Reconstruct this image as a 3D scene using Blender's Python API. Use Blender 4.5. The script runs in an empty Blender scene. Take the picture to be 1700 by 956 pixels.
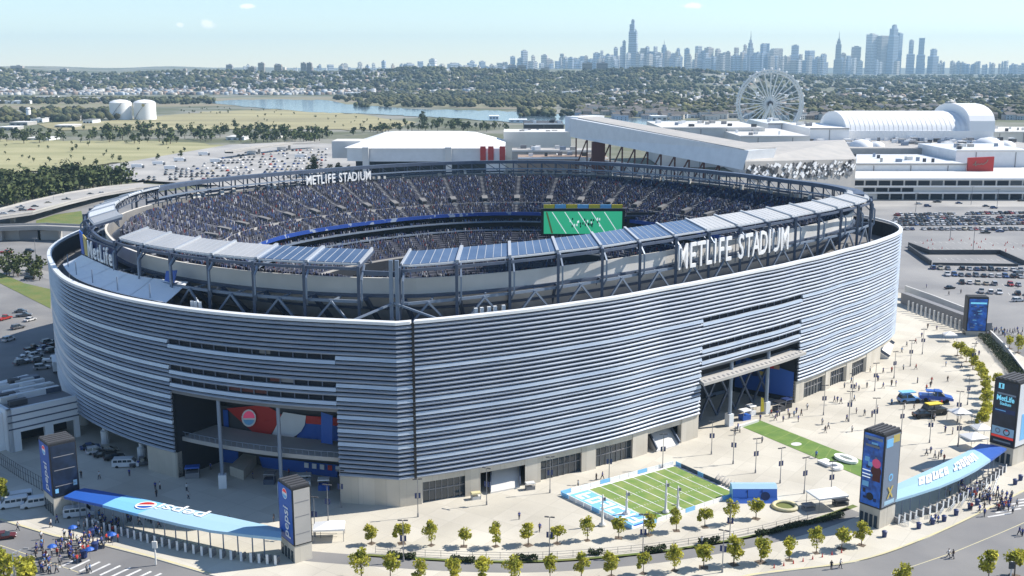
import bpy, bmesh, math, random
import numpy as np
from mathutils import Vector, Matrix
random.seed(7); RNG = np.random.default_rng(11)
scene = bpy.context.scene
col = scene.collection
R = math.radians
# ---------------------------------------------------------------- camera
FPX, PITCH, CAMH = 1800.0, R(11.55), 90.0          # focal length in photo pixels, tilt below the horizon, height
cam = bpy.data.cameras.new('camera'); camo = bpy.data.objects.new('camera', cam); col.objects.link(camo)
camo.location = (0, 0, CAMH); camo.rotation_euler = (math.pi/2 - PITCH, 0, 0)
cam.sensor_width = 36; cam.lens = FPX/1700*36; cam.clip_start = 1; cam.clip_end = 150000
scene.camera = camo
# ---------------------------------------------------------------- sky, sun, exposure
SUN_AZ, SUN_EL = R(15.6), R(43)                     # azimuth measured from +X towards +Y
world = bpy.data.worlds.new('World'); scene.world = world; world.use_nodes = True
wn = world.node_tree.nodes; wl = world.node_tree.links
sky = wn.new('ShaderNodeTexSky'); sky.sky_type = 'NISHITA'; sky.sun_disc = False
sky.sun_elevation = SUN_EL; sky.sun_rotation = math.pi/2 - SUN_AZ
sky.air_density = 0.92; sky.dust_density = 0.0; sky.ozone_density = 2.5; sky.altitude = 100
# three tiny far clouds, fixed in the sky
wtc = wn.new('ShaderNodeTexCoord'); skyout = sky.outputs[0]
wnz = wn.new('ShaderNodeTexNoise'); wnz.inputs['Scale'].default_value = 160; wnz.inputs['Detail'].default_value = 4; wl.new(wtc.outputs['Generated'], wnz.inputs['Vector'])
for (cx_, cy_, cw_, ch_) in ((345, 40, 15, 7), (1150, 9, 24, 5), (410, 10, 16, 4), (300, 41, 7, 4)):
    d_ = Vector((cx_-850, FPX*math.cos(PITCH)+(478-cy_)*math.sin(PITCH), -FPX*math.sin(PITCH)+(478-cy_)*math.cos(PITCH))).normalized()
    s_ = wn.new('ShaderNodeVectorMath'); s_.operation = 'SUBTRACT'; wl.new(wtc.outputs['Generated'], s_.inputs[0]); s_.inputs[1].default_value = d_
    m_ = wn.new('ShaderNodeVectorMath'); m_.operation = 'MULTIPLY'; wl.new(s_.outputs[0], m_.inputs[0]); m_.inputs[1].default_value = (1837/cw_, 400, 1837/ch_)
    l_ = wn.new('ShaderNodeVectorMath'); l_.operation = 'LENGTH'; wl.new(m_.outputs[0], l_.inputs[0])
    a_ = wn.new('ShaderNodeMath'); a_.operation = 'MULTIPLY_ADD'; wl.new(wnz.outputs[0], a_.inputs[0]); a_.inputs[1].default_value = -1.6; wl.new(l_.outputs['Value'], a_.inputs[2])
    r_ = wn.new('ShaderNodeMapRange'); r_.inputs[1].default_value = -.35; r_.inputs[2].default_value = .3; r_.inputs[3].default_value = .75; r_.inputs[4].default_value = 0; wl.new(a_.outputs[0], r_.inputs[0])
    x_ = wn.new('ShaderNodeMix'); x_.data_type = 'RGBA'; wl.new(r_.outputs[0], x_.inputs[0]); wl.new(skyout, x_.inputs[6]); x_.inputs[7].default_value = (8.5, 8.4, 8.2, 1); skyout = x_.outputs[2]
wl.new(skyout, wn['Background'].inputs[0]); wn['Background'].inputs[1].default_value = 0.115
sun = bpy.data.lights.new('sun', 'SUN'); sun.energy = 5.0; sun.angle = R(0.5); sun.color = (1, 0.94, 0.845)
suno = bpy.data.objects.new('sun', sun); col.objects.link(suno)
sdir = Vector((math.cos(SUN_EL)*math.cos(SUN_AZ), math.cos(SUN_EL)*math.sin(SUN_AZ), math.sin(SUN_EL)))
suno.rotation_euler = sdir.to_track_quat('Z', 'Y').to_euler(); suno.location = (0, 0, 3000)
vs = scene.view_settings; vs.view_transform = 'Standard'; vs.look = 'None'; vs.exposure = 0.6; vs.gamma = 1
scene.cycles.volume_bounces = 0; scene.cycles.max_bounces = 6; scene.cycles.transparent_max_bounces = 8
# ---------------------------------------------------------------- photo pixel -> place
CP, SP = math.cos(PITCH), math.sin(PITCH)
def ray(x, y):
    a, b = x-850, 478-y
    return Vector((a, FPX*CP+b*SP, -FPX*SP+b*CP))
def G(x, y, z=0.0):                                  # where the pixel's ray meets the level z
    d = ray(x, y); t = (z-CAMH)/d.z
    return Vector((d.x*t, d.y*t, z))
def AT(x, y, Y):                                     # ... or the depth Y
    d = ray(x, y); t = Y/d.y
    return Vector((d.x*t, Y, CAMH+d.z*t))
def onplane(x, y, p, n):                             # ... or a plane
    d = ray(x, y); o = Vector((0, 0, CAMH)); t = (p-o).dot(n)/d.dot(n)
    return o+d*t
def proj(p):
    v = Vector(p)-Vector((0, 0, CAMH)); f = v.y*CP-v.z*SP; u = v.y*SP+v.z*CP
    return 850+FPX*v.x/f, 478-FPX*u/f
# ---------------------------------------------------------------- materials
MATS = {}
def mat(name, c, rough=0.7, metal=0.0, c2=None, scale=1.0, detail=4, objcol=False, island=0.0, attr=None,
        bump=0.0, bscale=None, spec=0.5, emit=None, lo=.35, hi=.65, stretch=None, sub=0.0):
    m = bpy.data.materials.new(name); m.use_nodes = True; nt = m.node_tree; n = nt.nodes; l = nt.links
    b = n['Principled BSDF']; b.inputs['Roughness'].default_value = rough; b.inputs['Metallic'].default_value = metal
    b.inputs['Specular IOR Level'].default_value = spec
    out = None
    def rgb(v):
        x = n.new('ShaderNodeRGB'); x.outputs[0].default_value = (*v, 1); return x.outputs[0]
    out = rgb(c)
    geo = n.new('ShaderNodeNewGeometry'); vec = geo.outputs['Position']
    if stretch:
        mp = n.new('ShaderNodeMapping'); mp.inputs['Scale'].default_value = stretch; l.new(vec, mp.inputs[0]); vec = mp.outputs[0]
    if objcol:
        oi = n.new('ShaderNodeObjectInfo'); out = oi.outputs['Color']
    if attr:
        at = n.new('ShaderNodeVertexColor'); at.layer_name = attr; out = at.outputs['Color']
    if c2:
        nz = n.new('ShaderNodeTexNoise'); nz.inputs['Scale'].default_value = scale; nz.inputs['Detail'].default_value = detail
        l.new(vec, nz.inputs['Vector'])
        mr = n.new('ShaderNodeMapRange'); mr.inputs[1].default_value = lo; mr.inputs[2].default_value = hi; l.new(nz.outputs[0], mr.inputs[0])
        mx = n.new('ShaderNodeMix'); mx.data_type = 'RGBA'; l.new(mr.outputs[0], mx.inputs[0]); l.new(out, mx.inputs[6]); l.new(rgb(c2), mx.inputs[7])
        out = mx.outputs[2]
    if island:
        mr = n.new('ShaderNodeMapRange'); mr.inputs[3].default_value = 1-island; mr.inputs[4].default_value = 1+island
        l.new(geo.outputs['Random Per Island'], mr.inputs[0])
        hs = n.new('ShaderNodeHueSaturation'); l.new(mr.outputs[0], hs.inputs['Value']); l.new(out, hs.inputs['Color']); out = hs.outputs[0]
    l.new(out, b.inputs['Base Color'])
    if bump:
        nb = n.new('ShaderNodeTexNoise'); nb.inputs['Scale'].default_value = bscale or scale*4; l.new(vec, nb.inputs['Vector'])
        bp = n.new('ShaderNodeBump'); bp.inputs['Strength'].default_value = bump; bp.inputs['Distance'].default_value = 0.1
        l.new(nb.outputs[0], bp.inputs['Height']); l.new(bp.outputs[0], b.inputs['Normal'])
    if emit:
        b.inputs['Emission Strength'].default_value = emit; l.new(out, b.inputs['Emission Color'])
    if sub:
        b.inputs['Subsurface Weight'].default_value = sub
    MATS[name] = m; return m
def joints(m, size, width=.012, dark=.75):          # recessed joints of a cast slab
    nt = m.node_tree; n = nt.nodes; l = nt.links; b = n['Principled BSDF']; src = b.inputs['Base Color'].links[0].from_socket
    g = n.new('ShaderNodeNewGeometry'); br = n.new('ShaderNodeTexBrick'); br.offset = 0; br.inputs['Scale'].default_value = 1
    br.inputs['Color1'].default_value = (1, 1, 1, 1); br.inputs['Color2'].default_value = (.89, .885, .87, 1); br.inputs['Mortar'].default_value = (dark, dark, dark, 1)
    br.inputs['Mortar Size'].default_value = width*size; br.inputs['Brick Width'].default_value = size; br.inputs['Row Height'].default_value = size
    mp = n.new('ShaderNodeMapping'); mp.inputs['Rotation'].default_value = (0, 0, .6); l.new(g.outputs['Position'], mp.inputs[0]); l.new(mp.outputs[0], br.inputs['Vector'])
    mx = n.new('ShaderNodeMix'); mx.data_type = 'RGBA'; mx.blend_type = 'MULTIPLY'; mx.inputs[0].default_value = 1
    l.new(src, mx.inputs[6]); l.new(br.outputs['Color'], mx.inputs[7]); l.new(mx.outputs[2], b.inputs['Base Color'])
def leafy(m, f=.4):                                   # light passing through thin leaves
    nt = m.node_tree; n = nt.nodes; l = nt.links; b = n['Principled BSDF']; t = n.new('ShaderNodeBsdfTranslucent'); l.new(b.inputs['Base Color'].links[0].from_socket, t.inputs[0])
    x = n.new('ShaderNodeMixShader'); x.inputs[0].default_value = f; l.new(b.outputs[0], x.inputs[1]); l.new(t.outputs[0], x.inputs[2]); l.new(x.outputs[0], n['Material Output'].inputs[0])
M = MATS
mat('concrete', (.61, .575, .495), .85, c2=(.47, .44, .38), scale=.045, detail=12, bump=.1, bscale=3); joints(M['concrete'], 6.0, .010, .80)
mat('asphalt', (.165, .165, .17), .9, c2=(.235, .23, .225), scale=.05, detail=8, bump=.15, bscale=4)
mat('lot', (.20, .20, .205), .9, c2=(.285, .28, .275), scale=.03, detail=8)
mat('palelot', (.42, .405, .38), .9, c2=(.28, .275, .27), scale=.02, detail=8)
mat('farland', (.105, .115, .06), .95, c2=(.24, .235, .20), scale=.006, detail=10, lo=.42, hi=.6)
mat('meadow', (.37, .345, .19), .95, c2=(.25, .245, .12), scale=.014, detail=9, stretch=(.5, 1.6, 1))
mat('meadow_far', (.37, .335, .18), .95, c2=(.25, .225, .125), scale=.007, detail=9, stretch=(.5, 2, 1))
mat('marsh', (.25, .21, .15), .95, c2=(.20, .20, .11), scale=.004, detail=9, stretch=(.4, 2, 1))
mat('grass', (.10, .15, .035), .95, c2=(.16, .17, .05), scale=.15, detail=8)
mat('water', (.10, .16, .22), .12, c2=(.13, .18, .22), scale=.01, bump=.25, bscale=.08)
mat('louver', (.295, .34, .42), .38, .3, c2=(.40, .44, .51), scale=.16, detail=5, stretch=(1, 1, 5), lo=.3, hi=.7)
mat('louver_belt', (.40, .46, .55), .38, .3, c2=(.48, .53, .60), scale=.16, stretch=(1, 1, 5))
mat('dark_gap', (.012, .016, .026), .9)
mat('steel', (.075, .10, .155), .5, .3, c2=(.10, .125, .18), scale=.4)
mat('steel_light', (.22, .27, .35), .5, .3)
mat('stone', (.58, .54, .47), .85, c2=(.50, .465, .40), scale=.15, detail=6); joints(M['stone'], 2.4)
mat('fascia', (.42, .40, .375), .8, c2=(.36, .35, .335), scale=.12)
mat('band_pale', (.66, .64, .61), .8, c2=(.58, .565, .54), scale=.12)
mat('underside', (.74, .72, .69), .85, c2=(.62, .60, .58), scale=.15)
mat('raker', (.20, .195, .19), .85, c2=(.15, .15, .155), scale=.15)
mat('seatdeck', (.045, .05, .075), .9, c2=(.075, .078, .10), scale=.5)
mat('crowd', (.1, .1, .2), .9, attr='Col')
mat('aisle', (.24, .245, .255), .9)
mat('blue_ribbon', (.015, .06, .30), .5, c2=(.30, .36, .48), scale=.35, lo=.58, hi=.62)
mat('solar', (.085, .14, .24), .25, .1, spec=.8, c2=(.115, .175, .28), scale=.2)
mat('canopy_glare', (.47, .475, .48), .45, c2=(.42, .43, .44), scale=.15)  # rim panels with the sky's glare painted in as pale grey
mat('canopy_frame', (.50, .53, .57), .5, .3)
mat('white', (.84, .84, .84), .5)
mat('offwhite', (.68, .67, .64), .7, c2=(.60, .59, .57), scale=.05)
mat('white_metal', (.74, .76, .78), .4, c2=(.68, .70, .72), scale=.2)
mat('sail', (.86, .88, .90), .6)
mat('turf', (.13, .235, .05), .95, c2=(.23, .29, .085), scale=.35, detail=8)
mat('turf_dark', (.10, .19, .04), .95, c2=(.15, .24, .05), scale=.25, detail=8)
mat('field', (.05, .17, .04), .95)
mat('lightblue', (.20, .50, .80), .55)
mat('skyblue', (.36, .56, .70), .4)
mat('blue', (.02, .10, .42), .5)
mat('navy', (.012, .03, .12), .5)
mat('red', (.50, .03, .025), .5)
mat('darkred', (.10, .025, .02), .7)
mat('yellow', (.75, .58, .05), .6)
mat('paleyellow', (.62, .55, .30), .8, c2=(.5, .47, .33), scale=.4)
mat('linewhite', (.72, .72, .70), .8, c2=(.5, .5, .5), scale=.6)
mat('black', (.015, .016, .02), .5)
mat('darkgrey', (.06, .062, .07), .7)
mat('grey', (.22, .22, .23), .7)
mat('glass', (.03, .045, .06), .08, spec=.8)
mat('bark', (.13, .10, .075), .95)
mat('leaf', (.56, .52, .07), .8, island=.55, c2=(.28, .30, .045), scale=.7)
leafy(M['leaf'], .45)
mat('hedge', (.035, .055, .02), .9, island=.5)
mat('woodleaf', (.075, .095, .028), .9, island=.5, c2=(.045, .065, .022), scale=.05)
mat('fartree', (.022, .034, .018), .95, island=.8, c2=(.10, .095, .035), scale=.006)
mat('skin', (.45, .28, .2), .6); mat('hair', (.03, .02, .015), .7); mat('cloth', (.1, .1, .3), .8, objcol=True); mat('pants', (.035, .04, .06), .85)
mat('paint', (.2, .2, .2), .3, objcol=True, spec=.6); mat('tyre', (.02, .02, .02), .9)
mat('housewall', (.5, .5, .5), .9, objcol=True); mat('roofgrey', (.13, .12, .115), .9, island=.4); mat('rooftan', (.30, .22, .17), .9)
mat('facade', (.3, .33, .38), .6, objcol=True)
mat('attrcol', (.3, .3, .3), .85, attr='Col')
mat('screen_green', (.03, .35, .18), .5, emit=.55)
mat('screen_white', (.7, .75, .75), .5, emit=.5)
mat('screen_blue', (.02, .10, .40), .4, emit=.35, c2=(.01, .03, .12), scale=.55, detail=3)
mat('screen_dark', (.006, .012, .028), .35, c2=(.012, .025, .06), scale=.5)
mat('led_cyan', (.18, .55, .72), .5, emit=.4)
mat('led_white', (.75, .8, .85), .5, emit=.4)
mat('led_red', (.6, .04, .03), .5, emit=.3)
mat('led_pink', (.45, .06, .14), .5, emit=.3)
mat('gold', (.50, .40, .12), .5)
mat('cloud', (.9, .9, .92), 1.0); _n = M['cloud'].node_tree; _t = _n.nodes.new('ShaderNodeBsdfTranslucent'); _t.inputs[0].default_value = (.95, .95, .97, 1); _x = _n.nodes.new('ShaderNodeMixShader'); _n.links.new(_n.nodes['Principled BSDF'].outputs[0], _x.inputs[1]); _n.links.new(_t.outputs[0], _x.inputs[2]); _n.links.new(_x.outputs[0], _n.nodes['Material Output'].inputs[0])
# ---------------------------------------------------------------- builders
def tag(o, label=None, cat=None, group=None, kind=None):
    if label: o['label'] = label
    if cat: o['category'] = cat
    if group: o['group'] = group
    if kind: o['kind'] = kind
    return o
def empty(name, loc, rz=0, label=None, cat=None, group=None):
    o = bpy.data.objects.new(name, None); col.objects.link(o); o.location = loc; o.rotation_euler = (0, 0, rz); o.empty_display_size = .5
    return tag(o, label, cat, group)
def addmesh(name, me, parent=None, loc=None, rot=None, local=True):
    o = bpy.data.objects.new(name, me); col.objects.link(o)
    if parent is not None: o.parent = parent
    if loc is not None: o.location = loc
    if rot is not None: o.rotation_euler = rot
    return o
class MB:
    def __init__(s): s.v = []; s.f = []; s.m = []; s.c = []; s.cur = 0; s.cc = (1, 1, 1)
    def add(s, vs, fs):
        k = len(s.v); s.v += [tuple(v) for v in vs]
        for f in fs: s.f.append([k+i for i in f]); s.m.append(s.cur); s.c.append(s.cc)
        return s
    def mt(s, i): s.cur = i; return s
    def color(s, c): s.cc = c; return s
    def quad(s, a, b, c, d): return s.add([a, b, c, d], [(0, 1, 2, 3)])
    def poly(s, pts): return s.add(pts, [tuple(range(len(pts)))])
    def box(s, c, d, rz=0, taper=1.0):
        x, y, z = d[0]/2, d[1]/2, d[2]/2; ca, sa = math.cos(rz), math.sin(rz); vs = []
        for k in (-1, 1):
            t = taper if k > 0 else 1
            for (i, j) in ((-1, -1), (1, -1), (1, 1), (-1, 1)):
                px, py = i*x*t, j*y*t; vs.append((c[0]+px*ca-py*sa, c[1]+px*sa+py*ca, c[2]+k*z))
        return s.add(vs, [(3, 2, 1, 0), (4, 5, 6, 7), (0, 1, 5, 4), (1, 2, 6, 5), (2, 3, 7, 6), (3, 0, 4, 7)])
    def prism(s, pts, z0, z1, bottom=True):
        pts = [Vector(p) for p in pts]
        a = sum(pts[i-1].x*pts[i].y-pts[i].x*pts[i-1].y for i in range(len(pts)))
        if a < 0: pts = pts[::-1]
        n = len(pts); vs = [(p.x, p.y, z0) for p in pts]+[(p.x, p.y, z1) for p in pts]
        fs = [tuple(range(n, 2*n))]+([tuple(range(n-1, -1, -1))] if bottom else [])+[(i, (i+1) % n, n+(i+1) % n, n+i) for i in range(n)]
        return s.add(vs, fs)
    def hexa(s, b, t):                               # 4 bottom points, 4 top points
        return s.add(list(b)+list(t), [(3, 2, 1, 0), (4, 5, 6, 7), (0, 1, 5, 4), (1, 2, 6, 5), (2, 3, 7, 6), (3, 0, 4, 7)])
    def bar(s, p, q, w, h=None):                     # rectangular bar
        p, q = Vector(p), Vector(q); d = (q-p); 
        if d.length < 1e-6: return s
        d.normalize(); h = h or w
        up = Vector((0, 0, 1)) if abs(d.z) < .95 else Vector((0, 1, 0))
        x = d.cross(up).normalized()*w/2; y = x.cross(d).normalized()*h/2
        b = [p-x-y, p+x-y, p+x+y, p-x+y]; t = [q-x-y, q+x-y, q+x+y, q-x+y]
        return s.add(b+t, [(3, 2, 1, 0), (4, 5, 6, 7), (0, 1, 5, 4), (1, 2, 6, 5), (2, 3, 7, 6), (3, 0, 4, 7)])
    def tube(s, p, q, r, r2=None, n=8, cap=True):
        p, q = Vector(p), Vector(q); d = (q-p).normalized(); r2 = r if r2 is None else r2
        up = Vector((0, 0, 1)) if abs(d.z) < .95 else Vector((0, 1, 0)); x = d.cross(up).normalized(); y = x.cross(d)
        vs = []
        for (c, rr) in ((p, r), (q, r2)):
            for i in range(n):
                a = 2*math.pi*i/n; vs.append(c+x*rr*math.cos(a)+y*rr*math.sin(a))
        fs = [(i, i+n, (i+1) % n+n, (i+1) % n) for i in range(n)]
        if cap: fs += [tuple(range(n)), tuple(range(2*n-1, n-1, -1))]
        return s.add(vs, fs)
    def grid(s, rows, close=False):                  # rows of equally many points
        n = len(rows[0]); vs = [p for r in rows for p in r]; fs = []
        for i in range(len(rows)-1):
            for j in range(n-1+(1 if close else 0)):
                a = i*n+j; b = i*n+(j+1) % n; fs.append((a, b, b+n, a+n))
        return s.add(vs, fs)
    def lathe(s, prof, n=16, c=(0, 0, 0)):
        rows = [[(c[0]+r*math.cos(2*math.pi*i/n), c[1]+r*math.sin(2*math.pi*i/n), c[2]+z) for i in range(n)] for r, z in prof]
        return s.grid(rows, True)
    def mesh(s, name, mats, off=None, smooth=False, attr=False):
        me = bpy.data.meshes.new(name); v = s.v
        if off is not None: v = [(a-off[0], b-off[1], c-off[2]) for a, b, c in v]
        me.from_pydata(v, [], s.f)
        for m in (mats if isinstance(mats, (list, tuple)) else [mats]): me.materials.append(M[m])
        me.polygons.foreach_set('material_index', s.m)
        if smooth: me.polygons.foreach_set('use_smooth', [True]*len(s.f))
        if attr:
            ca = me.color_attributes.new('Col', 'FLOAT_COLOR', 'CORNER'); arr = []
            for f, c in zip(s.f, s.c): arr += [c[0], c[1], c[2], 1]*len(f)
            ca.data.foreach_set('color', arr)
        me.update(); return me
    def build(s, name, mats, parent=None, smooth=False, attr=False, local=False):
        root = parent; off = None
        if not local:
            if parent is not None:
                off = Vector((0, 0, 0)); p = parent
                while p is not None: off = off+p.location; p = p.parent
            else:
                a = np.array(s.v); off = Vector((float(a[:, 0].mean()), float(a[:, 1].mean()), float(a[:, 2].min())))
        me = s.mesh(name, mats, off, smooth, attr); o = addmesh(name, me, parent)
        if parent is None and not local: o.location = off
        return o
def copy_tree(o, parent=None):
    c = o.copy(); col.objects.link(c); c.parent = parent
    for ch in list(o.children): copy_tree(ch, c)
    return c
def bulk(name, bv, bf, pos, scl, rot, cols, matname, kind='stuff', parent=None, mats=None, fm=None):
    """many copies of a small triangle mesh in one object (stuff)"""
    bv = np.asarray(bv, float); bf = np.asarray(bf, int); pos = np.asarray(pos, float); N = len(pos)
    scl = np.asarray(scl, float); scl = np.repeat(scl[:, None], 3, 1) if scl.ndim == 1 else scl
    c, s = np.cos(rot), np.sin(rot); V = bv[None]*scl[:, None, :]
    X = V[..., 0]*c[:, None]-V[..., 1]*s[:, None]; Y = V[..., 0]*s[:, None]+V[..., 1]*c[:, None]
    V = np.stack([X, Y, V[..., 2]], -1)+pos[:, None, :]
    nv, nf, k = len(bv), len(bf), bf.shape[1]
    Fa = (bf[None]+(np.arange(N)*nv)[:, None, None]).reshape(-1)
    me = bpy.data.meshes.new(name); me.vertices.add(N*nv); me.vertices.foreach_set('co', V.reshape(-1).astype(np.float32))
    me.loops.add(N*nf*k); me.loops.foreach_set('vertex_index', Fa.astype(np.int32))
    me.polygons.add(N*nf); me.polygons.foreach_set('loop_start', (np.arange(N*nf)*k).astype(np.int32)); me.polygons.foreach_set('loop_total', np.full(N*nf, k, np.int32))
    for m in (mats or [matname]): me.materials.append(M[m])
    if fm is not None: me.polygons.foreach_set('material_index', np.tile(np.asarray(fm, np.int32), N))
    if cols is not None:
        cols = np.asarray(cols, np.float32); ca = me.color_attributes.new('Col', 'FLOAT_COLOR', 'CORNER')
        cc = np.concatenate([cols, np.ones((N, 1), np.float32)], 1); ca.data.foreach_set('color', np.repeat(cc, nf*k, 0).reshape(-1))
    me.update(calc_edges=True); me.validate()
    o = addmesh(name, me, parent); o['kind'] = kind; return o
def text_mesh(s, size, mats, extrude=.1, offset=0.0, sx=1.0):
    cu = bpy.data.curves.new('lettering', 'FONT'); cu.body = s; cu.size = size; cu.extrude = extrude; cu.offset = offset; cu.align_x = 'CENTER'; cu.align_y = 'BOTTOM_BASELINE'; cu.resolution_u = 3
    ob = bpy.data.objects.new('lettering', cu); col.objects.link(ob)
    dg = bpy.context.evaluated_depsgraph_get(); me = bpy.data.meshes.new_from_object(ob.evaluated_get(dg)); bpy.data.objects.remove(ob)
    me.materials.clear(); me.materials.append(M[mats])
    if sx != 1: 
        for v in me.vertices: v.co.x *= sx
    me.name = 'lettering'; return me
def frame_mat(o, xdir, up, loc):                     # put a flat thing (x right, y up) on a wall
    x = Vector(xdir).normalized(); y = Vector(up).normalized(); z = x.cross(y).normalized()
    m = Matrix((x, y, z)).transposed().to_4x4(); m.translation = loc
    return m
def place(o, parent, m):
    if parent is not None:
        p = parent; off = Vector((0, 0, 0))
        while p is not None: off += p.location; p = p.parent
        m = Matrix.Translation(-off) @ m; o.parent = parent
    o.matrix_local = m
ORD = ['first', 'second', 'third', 'fourth', 'fifth', 'sixth', 'seventh', 'eighth', 'ninth', 'tenth', 'eleventh', 'twelfth', 'thirteenth', 'fourteenth', 'fifteenth', 'sixteenth', 'seventeenth', 'eighteenth', 'nineteenth', 'twentieth', 'twenty-first', 'twenty-second', 'twenty-third', 'twenty-fourth', 'twenty-fifth', 'twenty-sixth', 'twenty-seventh', 'twenty-eighth', 'twenty-ninth', 'thirtieth']
def ordn(i): return ORD[i] if i < 30 else '%d%s' % (i+1, {1: 'st', 2: 'nd', 3: 'rd'}.get((i+1) % 10 if (i+1) % 100 not in (11, 12, 13) else 0, 'th'))
# ================================================================ ground and setting
def sheet(name, pts, z, m, kind='structure', thick=0, rough=0):
    b = MB()
    if rough:
        rr = random.Random(len(pts)); q = []
        for i in range(len(pts)):
            (x0, y0), (x1, y1) = pts[i], pts[(i+1) % len(pts)]; n = max(1, int(math.hypot(x1-x0, (y1-y0)*4)/12))
            for k in range(n): f = k/n; q.append((x0+(x1-x0)*f+rr.uniform(-5, 5), y0+(y1-y0)*f+rr.uniform(-.8, .8)*rough))
        pts = q
    P = [G(x, y, z) for x, y in pts]
    a = sum(P[i-1].x*P[i].y-P[i].x*P[i-1].y for i in range(len(P)))
    if a < 0: P = P[::-1]
    if thick: b.prism(P, z-thick, z, False)
    else: b.poly(P)
    o = b.build(name, m); o['kind'] = kind; return o
b = MB(); b.poly([(-60000, -3000, -2.0), (60000, -3000, -2.0), (60000, 70000, -2.0), (-60000, 70000, -2.0)]); o = b.build('ground', 'farland'); o['kind'] = 'structure'
sheet('marsh', [(-300, 192), (0, 182), (360, 176), (640, 176), (900, 182), (900, 172), (600, 160), (300, 163), (-300, 166)], -1.6, 'marsh')
sheet('meadow', [(60, 205), (190, 199), (350, 185), (480, 181), (600, 190), (690, 203), (640, 216), (480, 214), (100, 216)], -1.3, 'meadow_far', rough=1.2)
sheet('meadow', [(-300, 230), (0, 232), (300, 235), (375, 241), (330, 256), (210, 268), (120, 280), (0, 287), (-300, 290)], -1.0, 'meadow', rough=1.5)
sheet('river', [(330, 169), (430, 164.5), (540, 166), (580, 173), (690, 181), (830, 184), (960, 192), (1130, 200), (1300, 203), (1300, 209), (1000, 207), (860, 204), (760, 196), (640, 190), (520, 186), (420, 178)], -1.1, 'water', rough=1)
# asphalt of roads and lots around the stadium, the highway embankment, the pale truck lot
b = MB(); b.poly([(-420, 100, -.15), (520, 100, -.15), (620, 860, -.15), (-180, 900, -.15), (-420, 560, -.15)]); o = b.build('road', 'asphalt'); o['kind'] = 'structure'
sheet('parking_lot', [(1440, 338), (1900, 330), (1900, 600), (1690, 560), (1498, 478), (1440, 480)], -.10, 'lot')
sheet('parking_lot', [(120, 291), (190, 272), (380, 240), (470, 236), (600, 240), (600, 300), (400, 310), (250, 300)], -.10, 'palelot')
sheet('road', [(1440, 330), (1900, 318), (1900, 343), (1440, 343)], -.06, 'palelot')
PLAZA = [(-120, 850), (0, 863), (90, 890), (170, 905), (250, 925), (350, 954), (480, 985), (850, 1003), (1100, 985), (1250, 955), (1419, 933), (1541, 892), (1658, 837), (1750, 790), (1900, 720), (1790, 640), (1650, 566), (1500, 488), (1440, 470), (900, 440), (300, 520), (130, 640), (60, 690), (-60, 735), (-200, 790)]
sheet('plaza', PLAZA, 0.0, 'concrete', thick=.15)
# yellow kerb edge and painted lines on the road
def ribbon(name, pts, w, z, m, kind='structure', parent=None):
    P = [G(x, y, z) for x, y in pts]; L, Rr = [], []
    for i, p in enumerate(P):
        d = (P[min(i+1, len(P)-1)]-P[max(i-1, 0)]); n = Vector((-d.y, d.x, 0)).normalized()*w/2; L.append(p+n); Rr.append(p-n)
    b = MB(); b.grid([Rr, L]); o = b.build(name, m, parent)
    if kind and parent is None: o['kind'] = kind
    return o
def smoothpx(pts, k=6):
    out = []
    for i in range(len(pts)-1):
        p0 = pts[max(i-1, 0)]; p1 = pts[i]; p2 = pts[i+1]; p3 = pts[min(i+2, len(pts)-1)]
        for j in range(k):
            t = j/k; out.append(tuple(.5*((2*b_)+(-a+c)*t+(2*a-5*b_+4*c-d)*t*t+(-a+3*b_-3*c+d)*t**3) for a, b_, c, d in zip(p0, p1, p2, p3)))
    return out+[pts[-1]]
ribbon('kerb_paint', smoothpx([(0, 861), (90, 888), (170, 903), (250, 923), (350, 952)]), .5, .008, 'paleyellow')
ribbon('kerb_paint', smoothpx([(1130, 979), (1250, 953), (1419, 931), (1541, 890), (1658, 835), (1720, 803)]), .5, .008, 'paleyellow')
ribbon('lane_line', [(1480, 952), (1580, 918), (1660, 885), (1740, 850)], .18, -.14, 'paleyellow')
ribbon('lane_line', [(0, 905), (60, 925), (130, 950)], .18, -.14, 'paleyellow')
for i in range(9):
    x = 132+i*17; ribbon('crosswalk_bar', [(x, 926+i*3.2), (x-34, 942+i*3.2)], .55, -.14, 'linewhite')
for i in range(6):
    x = 1640+i*13; ribbon('crosswalk_bar', [(x, 858-i*7), (x+42, 851-i*7)], .5, -.14, 'linewhite')
# service road between the two tree rows, grass strip
SR = smoothpx([(500, 922), (600, 930), (760, 940), (900, 941), (1050, 930), (1150, 917), (1250, 899), (1340, 876), (1420, 848)])
ribbon('service_road', SR, 4.2, .008, 'asphalt')
ribbon('grass_strip', [(x, y-9) for x, y in SR[6:]], 1.3, .008, 'grass')
# green verge and roads on the left, beyond the stadium
sheet('verge', [(-60, 462), (0, 470), (60, 500), (84, 512), (84, 480), (40, 470), (0, 452), (-60, 445)], -.06, 'grass')
sheet('verge', [(60, 366), (92, 356), (135, 350), (140, 372), (60, 374)], -.06, 'grass')
ribbon('road_strip', [(-100, 442), (0, 436), (60, 452), (100, 462)], 9, -.10, 'lot')
ribbon('road_strip', [(-100, 405), (0, 398), (70, 394), (140, 396)], 9, -.10, 'lot')
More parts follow.
